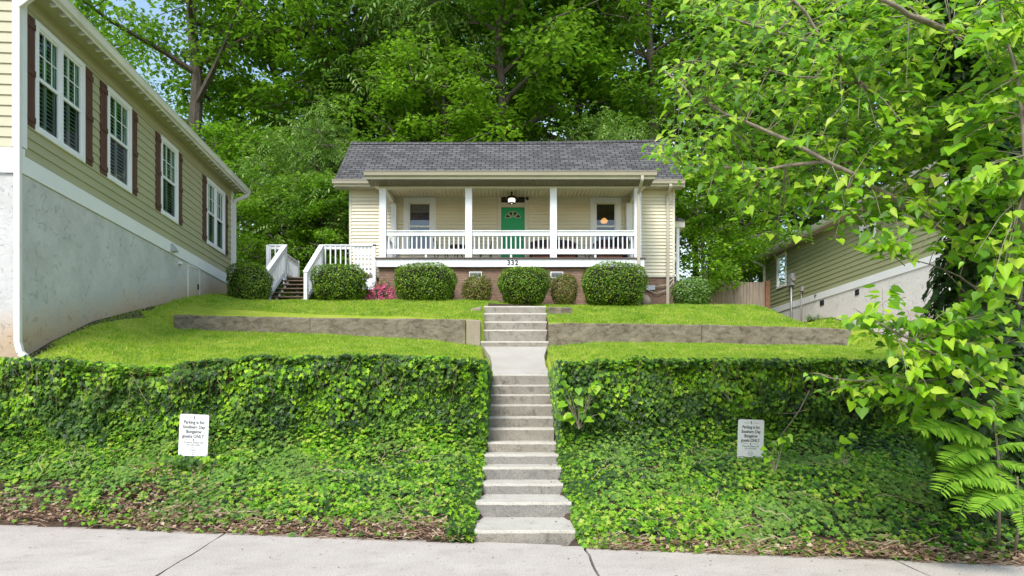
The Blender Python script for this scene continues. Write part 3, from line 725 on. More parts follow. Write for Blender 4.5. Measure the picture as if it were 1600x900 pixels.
# roofs (ridge slightly sagging)
mb = MB(); n = 24; RX0, RX1 = -5.80, 5.62
def rz(x): return 11.27 + .05*(x/5.8)**2 + .05*(x/5.8)
def ez(x): return 9.13
for k in range(n):
    a = RX0+(RX1-RX0)*k/n; b = RX0+(RX1-RX0)*(k+1)/n
    for (ya, za, yb, zb) in (((22.25, ez, 24.6, rz)), ):
        mb.poly([(a, ya, za(a)), (b, ya, za(b)), (b, yb, zb(b)), (a, yb, zb(a))])
    mb.poly([(a, 24.6, rz(a)), (b, 24.6, rz(b)), (b, 29.9, 8.95), (a, 29.9, 8.95)])
    mb.poly([(a, 22.25, 9.08), (b, 22.25, 9.08), (b, 22.25, 9.13), (a, 22.25, 9.13)])
    mb.poly([(a, 22.25, 9.08), (a, 24.6, 11.2), (b, 24.6, 11.2), (b, 22.25, 9.08)])
for x in (RX0, RX1): mb.poly([(x, 22.25, 9.08), (x, 22.25, 9.13), (x, 24.6, rz(x)), (x, 24.6, 11.2)])
roof = mb.build('roof', 'shingles', bung)
mb = MB(); mb.prism([(20.38, 8.775), (20.38, 8.80), (22.5, 9.345+.02), (22.5, 9.20)], 'x', -4.42, 4.32); mb.build('porch_roof', 'shingles', bung)
mb = MB()
for k in range(40):
    a = RX0+(RX1-RX0)*k/40; b = RX0+(RX1-RX0)*(k+1)/40
    mb.poly([(a, 24.45, rz(a)-.10), (b-.01, 24.45, rz(b)-.105), (b-.01, 24.6, rz(b)+.03), (a, 24.6, rz(a)+.035)])
    mb.poly([(a, 24.6, rz(a)+.035), (b-.01, 24.6, rz(b)+.03), (b-.01, 24.78, rz(b)-.06), (a, 24.78, rz(a)-.055)])
mb.build('ridge_cap', 'shingles', roof)
# main eave: fascia, gutter, soffit at both ends
for x0, x1 in ((-5.80, -4.40), (4.30, 5.62)):
    mb = MB(); mb.prism([(22.25, 8.99), (22.16, 9.0), (22.13, 9.10), (22.115, 9.105), (22.115, 9.12), (22.25, 9.12)], 'x', x0-.04, x1+.0); mb.build('gutter', 'gutter_tan', bung)
    bx('fascia', 'cream_trim', x0, x1, 22.252, 22.28, 8.93, 9.09); bx('soffit', 'gutter_tan', x0, x1, 22.281, Yw, 8.95, 8.97)
for x in (-5.82, 5.60):
    MB().prism([(22.26, 8.90), (22.26, 9.07), (24.6, 11.2), (24.6, 11.03)], 'x', x, x+.04).build('rake_board', 'cream_trim', bung)
# downspouts
def spout(name, mat, pts, parent, w=.07, d=.055): 
    mb = MB()
    for a, b in zip(pts[:-1], pts[1:]): mb.bar(a, b, w, d, up=(0, 1, 0.01) if abs(b[2]-a[2]) > abs(b[1]-a[1]) else (0, 0, 1))
    return mb.build(name, mat, parent, .008)
spout('downspout', 'gutter_tan', [(3.90, 20.43, 8.66), (3.90, 20.43, 8.52), (3.87, 20.87, 8.26), (3.87, 20.87, 4.75)], bung, .09)
spout('downspout', 'gutter_tan', [(5.16, 22.2, 9.0), (5.16, 22.2, 8.9), (5.16, 22.62, 8.75), (5.16, 22.62, 4.95)], bung, .10)
# windows on the porch
def sash_window(w, hang):
    x0, x1, z0, z1 = w
    f = MB()
    T = .17
    f.box(x0-T, x0, Yw-.05, Yw+.02, z0-.10, z1+T); f.box(x1, x1+T, Yw-.05, Yw+.02, z0-.10, z1+T)
    f.box(x0, x1, Yw-.05, Yw+.02, z1, z1+T); f.box(x0, x1, Yw-.07, Yw+.02, z0-.10, z0)
    f = f.build('window', 'white_trim', bung, .006)
    zm = z0+(z1-z0)*.50
    s = MB(); b = .045
    s.box(x0, x0+b, Yw-.02, Yw+.02, z0, z1); s.box(x1-b, x1, Yw-.02, Yw+.02, z0, z1); s.box(x0+b, x1-b, Yw-.02, Yw+.02, z1-b, z1)
    s.box(x0+b, x1-b, Yw-.02, Yw+.02, z0, z0+b); s.box(x0+b, x1-b, Yw-.025, Yw+.02, zm-.03, zm+.03); s.build('sash', 'white_trim', f, .004)
    MB().poly([(x0, Yw+.005, z0), (x1, Yw+.005, z0), (x1, Yw+.005, z1), (x0, Yw+.005, z1)]).build('pane', 'glass', f)
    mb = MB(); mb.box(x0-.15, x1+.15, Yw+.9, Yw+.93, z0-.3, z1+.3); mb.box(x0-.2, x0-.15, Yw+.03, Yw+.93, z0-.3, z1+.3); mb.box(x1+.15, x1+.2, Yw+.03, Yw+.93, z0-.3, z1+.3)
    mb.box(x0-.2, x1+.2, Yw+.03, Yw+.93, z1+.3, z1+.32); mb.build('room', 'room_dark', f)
    if hang:
        mb = MB(); mb.box(x0+.05, x1-.05, Yw+.03, Yw+.04, z1-.32, z1); mb.build('blind', 'blind', f)
        mb = MB(); n = 9
        for q in range(n):
            a = x0+.04+(x1-x0-.08)*q/n; b_ = x0+.04+(x1-x0-.08)*(q+1)/n; m_ = (a+b_)/2
            mb.poly([(a, Yw+.10, z0), (m_, Yw+.06, z0), (m_, Yw+.06, zm+.5), (a, Yw+.10, zm+.5)]); mb.poly([(m_, Yw+.06, z0), (b_, Yw+.10, z0), (b_, Yw+.10, zm+.5), (m_, Yw+.06, zm+.5)])
        mb.build('curtain', 'curtain', f)
    else:
        mb = MB(); mb.box(x0+.03, x1-.03, Yw+.06, Yw+.07, z0, z0+.5); mb.build('curtain', 'curtain', f)
sash_window(WL, True); sash_window(WR, False)
# door
x0, x1, z0, z1 = DR
f = MB(); T = .13
f.box(x0-T, x0, Yw-.05, Yw+.02, 6.312, 8.72); f.box(x1, x1+T, Yw-.05, Yw+.02, 6.312, 8.72); f.box(x0, x1, Yw-.04, Yw+.02, z1, 8.525)

dfm = f.build('door_frame', 'cream_trim', bung, .006)
tb = MB(); tb.box(x0, x1, Yw-.01, Yw+.03, 8.527, 8.705); tr_ = tb.build('transom', 'bronze', bung)
MB().poly([(x0+.03, Yw-.014, 8.55), (x1-.03, Yw-.014, 8.55), (x1-.03, Yw-.014, 8.69), (x0+.03, Yw-.014, 8.69)]).build('pane', 'glass', tr_)
dr = bx('door', 'door_green', x0, x1, Yw-.0, Yw+.045, 6.315, z1-.002)
cxd, czd, rr_ = (x0+x1)/2, 8.01, .25
for (a0_, a1_) in ((4, 40), (50, 86), (94, 130), (140, 176)):
    pts = [(cxd+.05*math.cos(R((a0_+a1_)/2)), czd+.05*math.sin(R((a0_+a1_)/2)))]
    for q in range(9):
        an = R(a0_+(a1_-a0_)*q/8); pts.append((cxd+rr_*math.cos(an), czd+.9*rr_*math.sin(an)))
    MB().prism(pts, 'y', Yw-.006, Yw-.002).build('fanlight', 'dark_vent', dr)
    mbp = MB(); 
    for p_, q_ in zip(pts, pts[1:]+pts[:1]): mbp.bar((p_[0], Yw-.008, p_[1]), (q_[0], Yw-.008, q_[1]), .012, .012, (0, 1, 0))
    mbp.build('muntin', 'cream_trim', dr)
for zc, hh in ((6.75, .55), (7.5, .45)):
    for xa in (x0+.10, cxd+.05):
        mb = MB(); ww = .22
        for (p, q) in (((xa, zc-hh/2), (xa+ww, zc-hh/2)), ((xa+ww, zc-hh/2), (xa+ww, zc+hh/2)), ((xa+ww, zc+hh/2), (xa, zc+hh/2)), ((xa, zc+hh/2), (xa, zc-hh/2))):
            mb.bar((p[0], Yw-.004, p[1]), (q[0], Yw-.004, q[1]), .022, .008, (0, 1, 0))
        mb.build('door_panel', 'door_green', dr)
MB().lathe([(.0, 0), (.035, .0), (.035, .03), (.015, .035), (.03, .07), (.0, .085)], n=12).build('handle', 'grey_metal', dr).matrix_world = Matrix.Translation((x1-.07, Yw-.005, 7.28)) @ Matrix.Rotation(R(90), 4, 'X')
# porch ceiling lamp (glass shade, lit bulb)
m, t, b, o = new_mat('lamp_glow'); b.inputs['Base Color'].default_value = (.9, .85, .78, 1); b.inputs['Emission Color'].default_value = (1, .82, .66, 1); b.inputs['Emission Strength'].default_value = 1.5
lx, ly = -.01, 22.0
lamp = MB().lathe([(.03, 8.66), (.03, 8.53), (.12, 8.52), (.19, 8.47), (.19, 8.45), (.10, 8.44), (.02, 8.44)], (lx, ly, 0), 20).build('porch_light', 'bronze', bung, smooth=True)
MB().lathe([(.09, 8.47), (.115, 8.40), (.10, 8.31), (.03, 8.29)], (lx, ly, 0), 18).build('lamp_shade', 'lamp_glow', lamp, smooth=True)
MB().lathe([(.105, 8.315), (.125, 8.305), (.105, 8.29)], (lx, ly, 0), 18).build('lamp_ring', 'bronze', lamp, smooth=True)
# little camera beside the transom
MB().lathe([(.0, 0), (.045, .0), (.05, .05), (.03, .08), (0, .08)], (.50, Yw-.10, 8.60), 14).build('security_camera', 'black_metal', bung, smooth=True)
# railing: three bays
def railing(xa, xb, y, parent, z0=6.312, htop=.86, post=True, sp=.142, name='railing'):
    rl = MB(); rl.box(xa, xb, y-.06, y+.09, z0+htop-.035, z0+htop); rl.box(xa, xb, y-.035, y-.01, z0+htop-.165, z0+htop-.0355)
    MB().box(xa, xb, y-.035, y-.01, z0+.13, z0+.29).build('bottom_rail', 'white_paint', parent, .005)
    rl = rl.build(name, 'white_paint', parent, .005)
    n = max(1, round((xb-xa)/sp))
    first = None
    for k in range(n):
        x = xa+(xb-xa)*(k+.5)/n
        if first is None:
            first = MB().box(-.02, .02, y-.009, y+.024, z0+.2, z0+htop-.04).build('baluster', 'white_paint', rl, 0)
            first.location.x = x
        else:
            c = first.copy(); C.objects.link(c); c.location.x = x
    if post: MB().box((xa+xb)/2-.03, (xa+xb)/2+.03, y-.02, y+.02, z0, z0+.2).build('rail_foot', 'white_paint', rl)
    return rl
for a, b in zip(CX[:-1], CX[1:]): railing(a+.105, b-.105, Yf+.08, bung)
for x in (-3.98, 3.87):
    rl = MB(); rl.box(x-.04, x+.04, Yf+.19, Yw-.23, 6.312+.805, 6.312+.84); rl.box(x-.02, x+.02, Yf+.19, Yw-.23, 6.312+.1, 6.312+.19); rl = rl.build('side_railing', 'white_paint', bung, .005)
    for q in range(8): MB().box(x-.02, x+.02, Yf+.28+q*.15, Yf+.32+q*.15, 6.312+.19, 6.312+.80).build('baluster', 'white_paint', rl)
# numbers
def text_mesh(name, s, size, loc, mat, parent, bold=0, align='CENTER', rz=0, sx=1, rx=90, ext=.002):
    cu = bpy.data.curves.new(name, 'FONT'); cu.body = s; cu.size = size; cu.align_x = align; cu.offset = bold; cu.extrude = ext
    cu.resolution_u = 3
    o = bpy.data.objects.new(name, cu); C.objects.link(o)
    dg = bpy.context.evaluated_depsgraph_get(); dg.update()
    me = bpy.data.meshes.new_from_object(o.evaluated_get(dg)); bpy.data.objects.remove(o)
    ob = mesh_obj(name, me, mat, parent); ob.location = loc; ob.rotation_euler = (R(rx), 0, rz); ob.scale.x = sx
    return ob
for k, ch in enumerate('332'):
    text_mesh('house_number', ch, .205, (-.10+k*.12, Yf-.066, 6.09), 'number_black', bung, .004)
# stain-free wire and box by the right foundation
mb = MB(); mb.box(4.45, 4.75, Yw-.05, Yw+.0, 5.62, 5.77); mb.build('utility_box', 'grey_metal', bung, .006)
mb = MB(); mb.tube([(4.0, Yw-.04, 6.02), (4.2, Yw-.05, 5.85), (4.45, Yw-.05, 5.70)], .018, 6); mb.tube([(4.75, Yw-.05, 5.72), (5.1, Yw-.06, 5.78), (5.35, Yw-.06, 6.02)], .018, 6)
mb.tube([(4.5, Yw-.05, 5.62), (4.8, Yw-.06, 5.5), (5.15, Yw-.06, 5.62), (5.35, Yw-.06, 5.9)], .015, 6); mb.build('conduit', 'gutter_tan', bung, smooth=True)
mb = MB(); mb.box(3.65, 4.05, Yf+.5, Yf+.6, 4.6, 6.02); mb.build('porch_pier', 'grey_metal', bung)
# little side porch at the right rear
bx('side_porch_fascia', 'cream_trim', 5.42, 5.98, 23.6, 25.6, 7.95, 8.17)
MB().prism([(5.40, 8.17), (6.02, 8.17), (5.40, 8.42)], 'y', 23.55, 25.65).build('side_porch_roof', 'shingles', bung)
bx('side_porch_post', 'white_paint', 5.70, 5.80, 23.65, 23.75, 5.4, 7.949)
bx('side_porch_floor', 'porch_edge', 5.41, 5.95, 23.6, 25.6, 6.0, 6.1)
rl = bx('side_porch_rail', 'white_paint', 5.45, 5.70, 23.67, 23.72, 6.85, 6.93)
for q in range(2): bx('baluster', 'white_paint', 5.47+q*.12, 5.50+q*.12, 23.68, 23.71, 6.1, 6.85, rl)

# ---------------------------------------------------------------- things on the porch
def wicker_seat(name, label, cat, cx, w, group=None):
    t_ = thing(name, label, cat, (cx, 21.95, 6.312))
    b_ = MB(); b_.box(-w/2, w/2, -.30, .30, .28, .40); b_.build('seat', 'wicker', t_, .03, seg=3)
    b_ = MB(); n = 12; pts = [(-w/2, .35)] + [(-w/2+w*k/n, .78+.10*math.sin(math.pi*k/n)**.6) for k in range(n+1)] + [(w/2, .35)]
    b_.prism(pts, 'y', .24, .33); b_.build('backrest', 'wicker', t_, .02)
    for s in (-1, 1):
        MB().tube([(s*w/2, .28, .70), (s*(w/2+.02), 0, .62), (s*(w/2+.01), -.28, .60), (s*w/2, -.31, .50), (s*w/2, -.30, .02)], [.045, .05, .05, .045, .035], 8).build('arm', 'wicker', t_, smooth=True)
        MB().tube([(s*(w/2-.05), .27, .35), (s*(w/2-.03), .30, .0)], [.035, .03], 8).build('leg', 'red_wood', t_, smooth=True)
    MB().box(-w/2+.06, w/2-.06, -.31, .2, .40, .50).build('cushion', 'cushion', t_, .04, seg=3)
    MB().box(-w/2, w/2, -.31, -.27, .14, .22).build('front_rail', 'red_wood', t_, .01)
    return t_
wicker_seat('wicker_loveseat', 'dark brown wicker loveseat behind the railing right of the green door', 'loveseat', 1.32, 1.45)
wicker_seat('wicker_armchair', 'dark brown wicker armchair under the right porch window', 'armchair', 3.1, .85)
def round_table(label, cx, r, h):
    t_ = thing('side_table', label, 'table', (cx, 21.8, 6.312))
    MB().lathe([(.02, h-.03), (r, h-.03), (r+.01, h-.015), (r, h), (.02, h)], n=24).build('table_top', 'black_metal', t_)
    for k in range(3):
        a = 2*math.pi*k/3+.5
        MB().tube([(r*.8*math.cos(a), r*.8*math.sin(a), h-.03), (r*.4*math.cos(a), r*.4*math.sin(a), h*.5), (r*.9*math.cos(a), r*.9*math.sin(a), .015)], .014, 6).build('leg', 'black_metal', t_, smooth=True)
round_table('small black metal side table between the loveseat and the armchair', 2.42, .17, .42)
round_table('low black metal bistro table on the left half of the porch', -1.72, .30, .55)
def bistro(label, cx, rz_):
    t_ = thing('bistro_chair', label, 'chair', (cx, 21.85, 6.312), rz_, 'bistro chairs on the porch')
    MB().lathe([(.02, .42), (.20, .42), (.21, .435), (.20, .45), (.02, .45)], n=20).build('seat', 'red_wood', t_)
    b_ = MB(); b_.tube([(-.18, .17, .0), (-.18, .18, .5), (-.17, .22, .75), (0, .24, .86), (.17, .22, .75), (.18, .18, .5), (.18, .17, 0)], .014, 6); b_.tube([(0, .19, .45), (0, .24, .86)], .010, 6); b_.tube([(-.1, .19, .45), (.02, .22, .65), (-.1, .235, .82)], .010, 6); b_.tube([(.1, .19, .45), (-.02, .22, .65), (.1, .235, .82)], .010, 6)
    b_.build('backrest', 'black_metal', t_, smooth=True)
    for s in (-1, 1): MB().tube([(s*.15, -.14, .42), (s*.18, -.18, 0)], .014, 6).build('leg', 'black_metal', t_, smooth=True)
bistro('metal bistro chair left of the low table, nearer the left window', -2.25, R(80)); bistro('metal bistro chair right of the low table, nearer the green door', -.85, R(-80))
# hanging plant basket of dried grass? -> amber glass pendant inside the right window
pn = thing('pendant_lamp', 'amber glass pendant lamp glowing behind the right porch window', 'lamp', (3.11, Yw+.35, 8.0))
m, t, b, o = new_mat('amber_glass'); b.inputs['Base Color'].default_value = (.8, .35, .06, 1); b.inputs['Emission Color'].default_value = (1, .45, .1, 1); b.inputs['Emission Strength'].default_value = .55
MB().lathe([(.02, .12), (.06, .10), (.12, .03), (.125, 0), (.09, -.05), (.02, -.07)], n=20).build('shade', 'amber_glass', pn, smooth=True)
MB().tube([(0, 0, .14), (0, 0, .6)], .01, 6).build('cord', 'bronze', pn)
# umbrella/grill cover at right end
gcv = thing('covered_grill', 'black covered grill standing at the right end of the porch', 'grill', (3.55, 22.15, 6.312))
MB().lathe([(.2, .0), (.22, .5), (.26, .75), (.24, .9), (.12, .98), (.0, 1.0)], n=20).build('cover', 'black_metal', gcv, smooth=True)

# ---------------------------------------------------------------- wooden deck and stairs at the left
dk = thing('wooden_deck', 'white railed side deck with open brown wooden steps left of the bungalow', 'deck', (0, 0, 0))
def pc(name, mat, x0, x1, y0, y1, z0, z1, parent=None, bevel=.004): return MB().box(x0, x1, y0, y1, z0, z1).build(name, mat, parent or dk, bevel)
ZD = 5.96
pc('deck_floor', 'deck_wood', -7.95, -4.22, 22.2, 22.68, ZD-.04, ZD); pc('deck_floor', 'deck_wood', -7.95, -5.45, 22.69, 24.6, ZD-.04, ZD)
pc('rim_board', 'white_paint', -6.12, -4.5, 22.15, 22.199, ZD-.24, ZD-.05)
pc('lower_rim', 'white_paint', -4.82, -4.40, 21.9, 22.0, 5.50, 5.76)
for x in (-7.9, -6.2, -4.45): pc('support_post', 'white_paint', x-.045, x+.045, 22.22, 22.31, 4.6, ZD-.05)
# treads
n = 6
for k in range(n):
    zt = 4.93+(ZD-4.93)*k/n*1.0+.02; y = 20.62+(22.15-20.62)*k/n
    pc('tread', 'deck_wood', -7.36, -6.20, y, y+.24, zt-.04, zt, None, .005)
    for q, xx in enumerate((-7.22, -6.42)): pc('riser_block', 'white_paint', xx-.03, xx+.03, y+.06, y+.11, zt-.17, zt-.042, None, 0)
# rails: newel, sloping rail, balusters
def stair_rail(x):
    nw = pc('newel_post', 'white_paint', x-.055, x+.055, 20.45, 20.56, 4.6, 5.75, None, .006)
    tp = pc('top_post', 'white_paint', x-.05, x+.05, 22.15, 22.25, ZD-.3, 7.0, None, .006)
    r_ = MB(); r_.bar((x, 20.45, 5.77), (x, 22.2, 7.00), .15, .04); r_.bar((x, 20.56, 5.66), (x, 22.15, 6.80), .04, .10); r_.bar((x, 20.56, 4.98), (x, 22.15, 6.08), .04, .12)
    r_ = r_.build('stair_rail', 'white_paint', dk, .004)
    for q in range(11):
        f_ = (q+.7)/11.5; y = 20.56+(22.15-20.56)*f_; zb = 4.98+1.10*f_; 
        MB().box(x-.038, x+.0, y-.02, y+.02, zb, zb+.72).build('baluster', 'white_paint', r_)
stair_rail(-7.38); stair_rail(-6.19)
def deck_rail(xa, xb, y, nb):
    r_ = MB(); r_.box(xa, xb, y-.05, y+.07, 6.97, 7.01); r_.box(xa, xb, y-.02, y+.02, 6.86, 6.975); MB().box(xa, xb, y-.02, y+.02, 6.05, 6.15).build('bottom_rail', 'white_paint', dk, .004); r_ = r_.build('deck_rail', 'white_paint', dk, .004)
    for q in range(nb):
        x = xa+(xb-xa)*(q+.5)/nb; MB().box(x-.02, x+.02, y-.055, y-.021, 6.07, 6.95).build('baluster', 'white_paint', r_)
deck_rail(-6.14, -5.15, 22.2, 6)
deck_rail(-7.93, -7.43, 22.2, 3)
pc('corner_post', 'white_paint', -7.98, -7.88, 22.15, 22.25, 5.6, 7.0); pc('corner_post', 'white_paint', -4.52, -4.42, 22.13, 22.23, 5.55, 7.02)
# lattice panel
lt = MB(); 
for q in range(6): z = 6.10+q*.155; lt.box(-5.13, -4.52, 22.17, 22.185, z, z+.085)
for q in range(6): x = -5.15+q*.118; lt.box(x, x+.055, 22.155, 22.169, 6.05, 6.95)
lt.build('lattice_panel', 'white_paint', dk)
r_ = MB(); r_.box(-5.15, -4.42, 22.13, 22.25, 6.95, 7.01); r_.build('panel_cap', 'white_paint', dk, .004)
# lower rear rail going back
r_ = MB(); r_.box(-7.44, -7.36, 22.3, 23.6, 6.70, 6.76); r_.box(-7.42, -7.38, 22.3, 23.6, 6.05, 6.13); r_ = r_.build('side_rail', 'white_paint', dk, .004)
for q in range(9): MB().box(-7.42, -7.38, 22.38+q*.14, 22.42+q*.14, 6.13, 6.70).build('baluster', 'white_paint', r_)
pc('corner_post', 'white_paint', -7.45, -7.35, 23.55, 23.65, 5.3, 6.78)
# ---------------------------------------------------------------- neighbour on the left
th = math.atan(.0757)
LH = thing('clapboard_house', 'tall khaki clapboard house on the left with brown shutters over a rough grey stucco base', 'house', (-8.34, 11.6, 0), th)
LEN = 10.73
def lb(name, mat, x0, x1, y0, y1, z0, z1, parent=None, bevel=.004): return MB().box(x0, x1, y0, y1, z0, z1).build(name, mat, parent or LH, bevel)
def V_(d): return (d-11.6)/math.cos(th)
wins = [(11.93, 13.51, 2), (14.37, 15.43, 1), (16.94, 17.98, 1), (20.0, 21.55, 2)]
ZB, ZT_ = 6.52, 8.48
holes = [(V_(a)+.08, V_(b)-.08, ZB+.06, ZT_-.06) for a, b, _ in wins]
lap_siding('siding', 'olive_siding', LH, .1, LEN-.1, 5.98, 8.56, .178, holes, 'y', 0, 1, .024)
lap_siding('front_siding', 'tan_siding', LH, -6, -.1, 6.10, 8.9, .178, [], 'x', 0, -1, .024)
lb('frieze', 'olive_siding', -.02, .012, .1, LEN-.1, 8.56, 8.80, bevel=0)
lb('foundation', 'grey_stucco', -6.0, 0, .01, LEN, 2.0, 5.66, bevel=0)
lb('band', 'white_trim', -.04, .03, .06, LEN-.0, 5.67, 5.975)
lb('band', 'white_trim', -6.0, -.045, -.03, .02, 5.665, 6.09)
lb('band', 'white_trim', -.0449, .033, -.033, .0599, 5.665, 6.088)
lb('corner_board', 'white_trim', -.13, .035, -.035, .11, 6.11, 8.9); lb('corner_board', 'white_trim', -.1, .035, LEN-.11, LEN+.03, 5.98, 8.8)
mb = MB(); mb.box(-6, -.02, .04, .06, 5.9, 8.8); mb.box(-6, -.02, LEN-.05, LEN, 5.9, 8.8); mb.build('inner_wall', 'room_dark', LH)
# eave: soffit, rafter tails, fascia, gutter, roof
lb('soffit', 'olive_siding', .0, .40, -.35, LEN+.3, 8.80, 8.815, bevel=0)
for k in range(37):
    y = -.2+k*.30
    if k == 0: tail0 = MB().prism([(.25, 8.745), (.30, 8.745), (.385, 8.76), (.385, 8.799), (.24, 8.799)], 'y', -.025, .025).build('rafter_tail', 'white_trim', LH, 0); tail0.location.y = y
    else: c = tail0.copy(); C.objects.link(c); c.location.y = y
lb('fascia', 'gutter_white', .385, .405, -.35, LEN+.3, 8.73, 8.86)
MB().prism([(.406, 8.77), (.47, 8.78), (.51, 8.88), (.525, 8.885), (.525, 8.90), (.406, 8.90)], 'y', -.38, LEN+.33).build('gutter', 'gutter_white', LH, .003)
MB().prism([(.45, 8.87), (-3.0, 10.7), (-6.4, 8.87), (-6.4, 8.92), (-3.0, 10.78), (.45, 8.92)], 'y', -.35, LEN+.3).build('roof', 'shingles', LH)
MB().prism([(0, 8.8), (-3.0, 10.6), (-6, 8.8)], 'y', .02, .04).build('gable', 'tan_siding', LH); MB().prism([(0, 8.8), (-3.0, 10.6), (-6, 8.8)], 'y', LEN-.04, LEN).build('gable', 'tan_siding', LH)
def louvre(name, x0, y0, y1, z0, z1, parent, step=.075):
    mb = MB(); z = z0
    while z < z1-.03:
        mb.poly([(x0, y0, z), (x0, y1, z), (x0-.045, y1, z+.05), (x0-.045, y0, z+.05)]); z += step
    mb.box(x0-.03, x0, y0-.03, y0, z0, z1); mb.box(x0-.03, x0, y1, y1+.03, z0, z1)
    return mb.build(name, 'shutter_slat', parent)
def side_window(parent, y0, y1, z0, z1, nsash, slats=True, gl='glass_green', x=0.0, s=1, shutters=True, tm=.10):
    """window in a wall at local x, facing s*x; y0..y1 outer trim"""
    X = lambda a: x+s*a
    def B(mb, a0, a1, b0, b1, c0, c1): mb.box(min(X(a0), X(a1)), max(X(a0), X(a1)), b0, b1, c0, c1)
    f = MB(); B(f, -.03, .045, y0, y0+tm, z0, z1); B(f, -.03, .045, y1-tm, y1, z0, z1); B(f, -.03, .045, y0+tm, y1-tm, z1-tm, z1); B(f, -.03, .055, y0+tm, y1-tm, z0, z0+tm)
    if nsash == 2: B(f, -.03, .045, (y0+y1)/2-.045, (y0+y1)/2+.045, z0+tm, z1-tm)
    f = f.build('window', 'white_trim', parent, .005)
    iy0, iy1 = y0+tm, y1-tm; spans = [(iy0, iy1)] if nsash == 1 else [(iy0, (y0+y1)/2-.045), ((y0+y1)/2+.045, iy1)]
    for a, b in spans:
        m_ = MB(); zm = (z0+z1)/2; e = .035
        for (c0, c1, c2, c3) in ((a, a+e, z0+tm, z1-tm), (b-e, b, z0+tm, z1-tm), (a+e, b-e, z1-tm-e, z1-tm), (a+e, b-e, z0+tm, z0+tm+e), (a+e, b-e, zm-.03, zm+.03)): B(m_, -.02, .022, c0, c1, c2, c3)
        sh = m_.build('sash', 'white_trim', f, .003)
        if slats:
            g_ = MB(); w3 = (b-a)/3
            for q in (1, 2): B(g_, -.003, .008, a+w3*q-.009, a+w3*q+.009, zm+.03, z1-tm-e)
            B(g_, -.004, .007, a+e, b-e, (zm+z1-tm)/2-.009, (zm+z1-tm)/2+.009); g_.build('grille', 'white_trim', f)
            h = (a+b)/2
            for (ya, yb) in ((a+.06, h-.035), (h+.035, b-.06)):
                louvre('plantation_shutter', X(-.045), ya, yb, z0+tm+.02, zm-.02, f); louvre('plantation_shutter', X(-.045), ya, yb, zm+.02, z1-tm-.02, f)
        MB().poly([(X(-.012), a, zm), (X(-.012), b, zm), (X(-.012), b, z1-tm), (X(-.012), a, z1-tm)]).build('upper_pane', gl, f)
        MB().poly([(X(-.006), a, z0+tm), (X(-.006), b, z0+tm), (X(-.006), b, zm), (X(-.006), a, zm)]).build('lower_screen', 'glass_screen', f)
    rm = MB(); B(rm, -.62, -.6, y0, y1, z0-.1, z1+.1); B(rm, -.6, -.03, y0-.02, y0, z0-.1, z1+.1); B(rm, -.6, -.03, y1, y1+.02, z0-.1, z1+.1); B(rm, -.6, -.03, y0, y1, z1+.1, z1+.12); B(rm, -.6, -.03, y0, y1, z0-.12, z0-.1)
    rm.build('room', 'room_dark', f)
    if not slats:
        bl = MB(); B(bl, -.06, -.05, y0+tm, y1-tm, (z0+z1)/2, z1-tm); bl.build('blind', 'shutter_slat', f)
for (a, b, ns) in wins:
    side_window(LH, V_(a), V_(b), ZB, ZT_, ns)
for (a, b) in ((11.70, 11.93), (13.51, 13.80), (14.09, 14.37), (15.43, 15.71), (16.66, 16.94), (17.98, 18.25), (19.70, 20.0), (21.55, 21.82)):
    y0, y1 = V_(a)+.008, V_(b)-.008
    mb = MB(); w = (y1-y0)/2
    for q in range(2): mb.box(.0, .035, y0+q*w+.003, y0+(q+1)*w-.003, ZB+.03, ZT_-.03)
    for z in (ZB+.12, (ZB+ZT_)/2-.05, ZT_-.22): mb.box(.0355, .055, y0, y1, z, z+.10)
    mb.build('shutter', 'shutter_brown', LH, .004)
# downspouts
spout('downspout', 'gutter_white', [(.47, -.2, 8.79), (.42, -.19, 8.68), (.0, -.085, 8.45), (.0, -.085, 2.78), (.06, -.11, 2.60), (.17, -.16, 2.53)], LH, .10, .08)
spout('downspout', 'gutter_white', [(.47, LEN+.2, 8.79), (.42, LEN+.18, 8.70), (.09, LEN-.02, 8.45), (.09, LEN-.02, 5.35)], LH, .10, .08)
# crawl door, vent, lamp
cd = lb('crawl_door', 'grey_stucco', .0, .02, V_(18.72), V_(19.45), 4.72, 5.60); 
mb = MB(); y0, y1 = V_(18.65), V_(19.5)
mb.box(0, .03, y0, y0+.05, 4.70, 5.65); mb.box(0, .03, y1-.05, y1, 4.70, 5.65); mb.box(0, .03, y0+.05, y1-.05, 5.605, 5.65); mb.build('door_trim', 'beige_stucco', cd)
mb = MB(); mb.box(.02, .05, y1-.18, y1-.14, 5.05, 5.2); mb.build('handle', 'black_metal', cd)
v0 = V_(17.6); MB().prism([(.03, 5.72), (.16, 5.72), (.16, 5.76), (.03, 5.93)], 'y', v0-.09, v0+.09).build('dryer_vent', 'grey_metal', LH, .004)
v0 = V_(18.1); MB().box(.0, .08, v0-.06, v0+.06, 5.50, 5.58).build('outdoor_light', 'white_trim', LH, .01)
# rough grey driveway/gravel heap at far base
# ---------------------------------------------------------------- neighbour on the right
L_R = 13.7; th2 = math.atan(70/F)
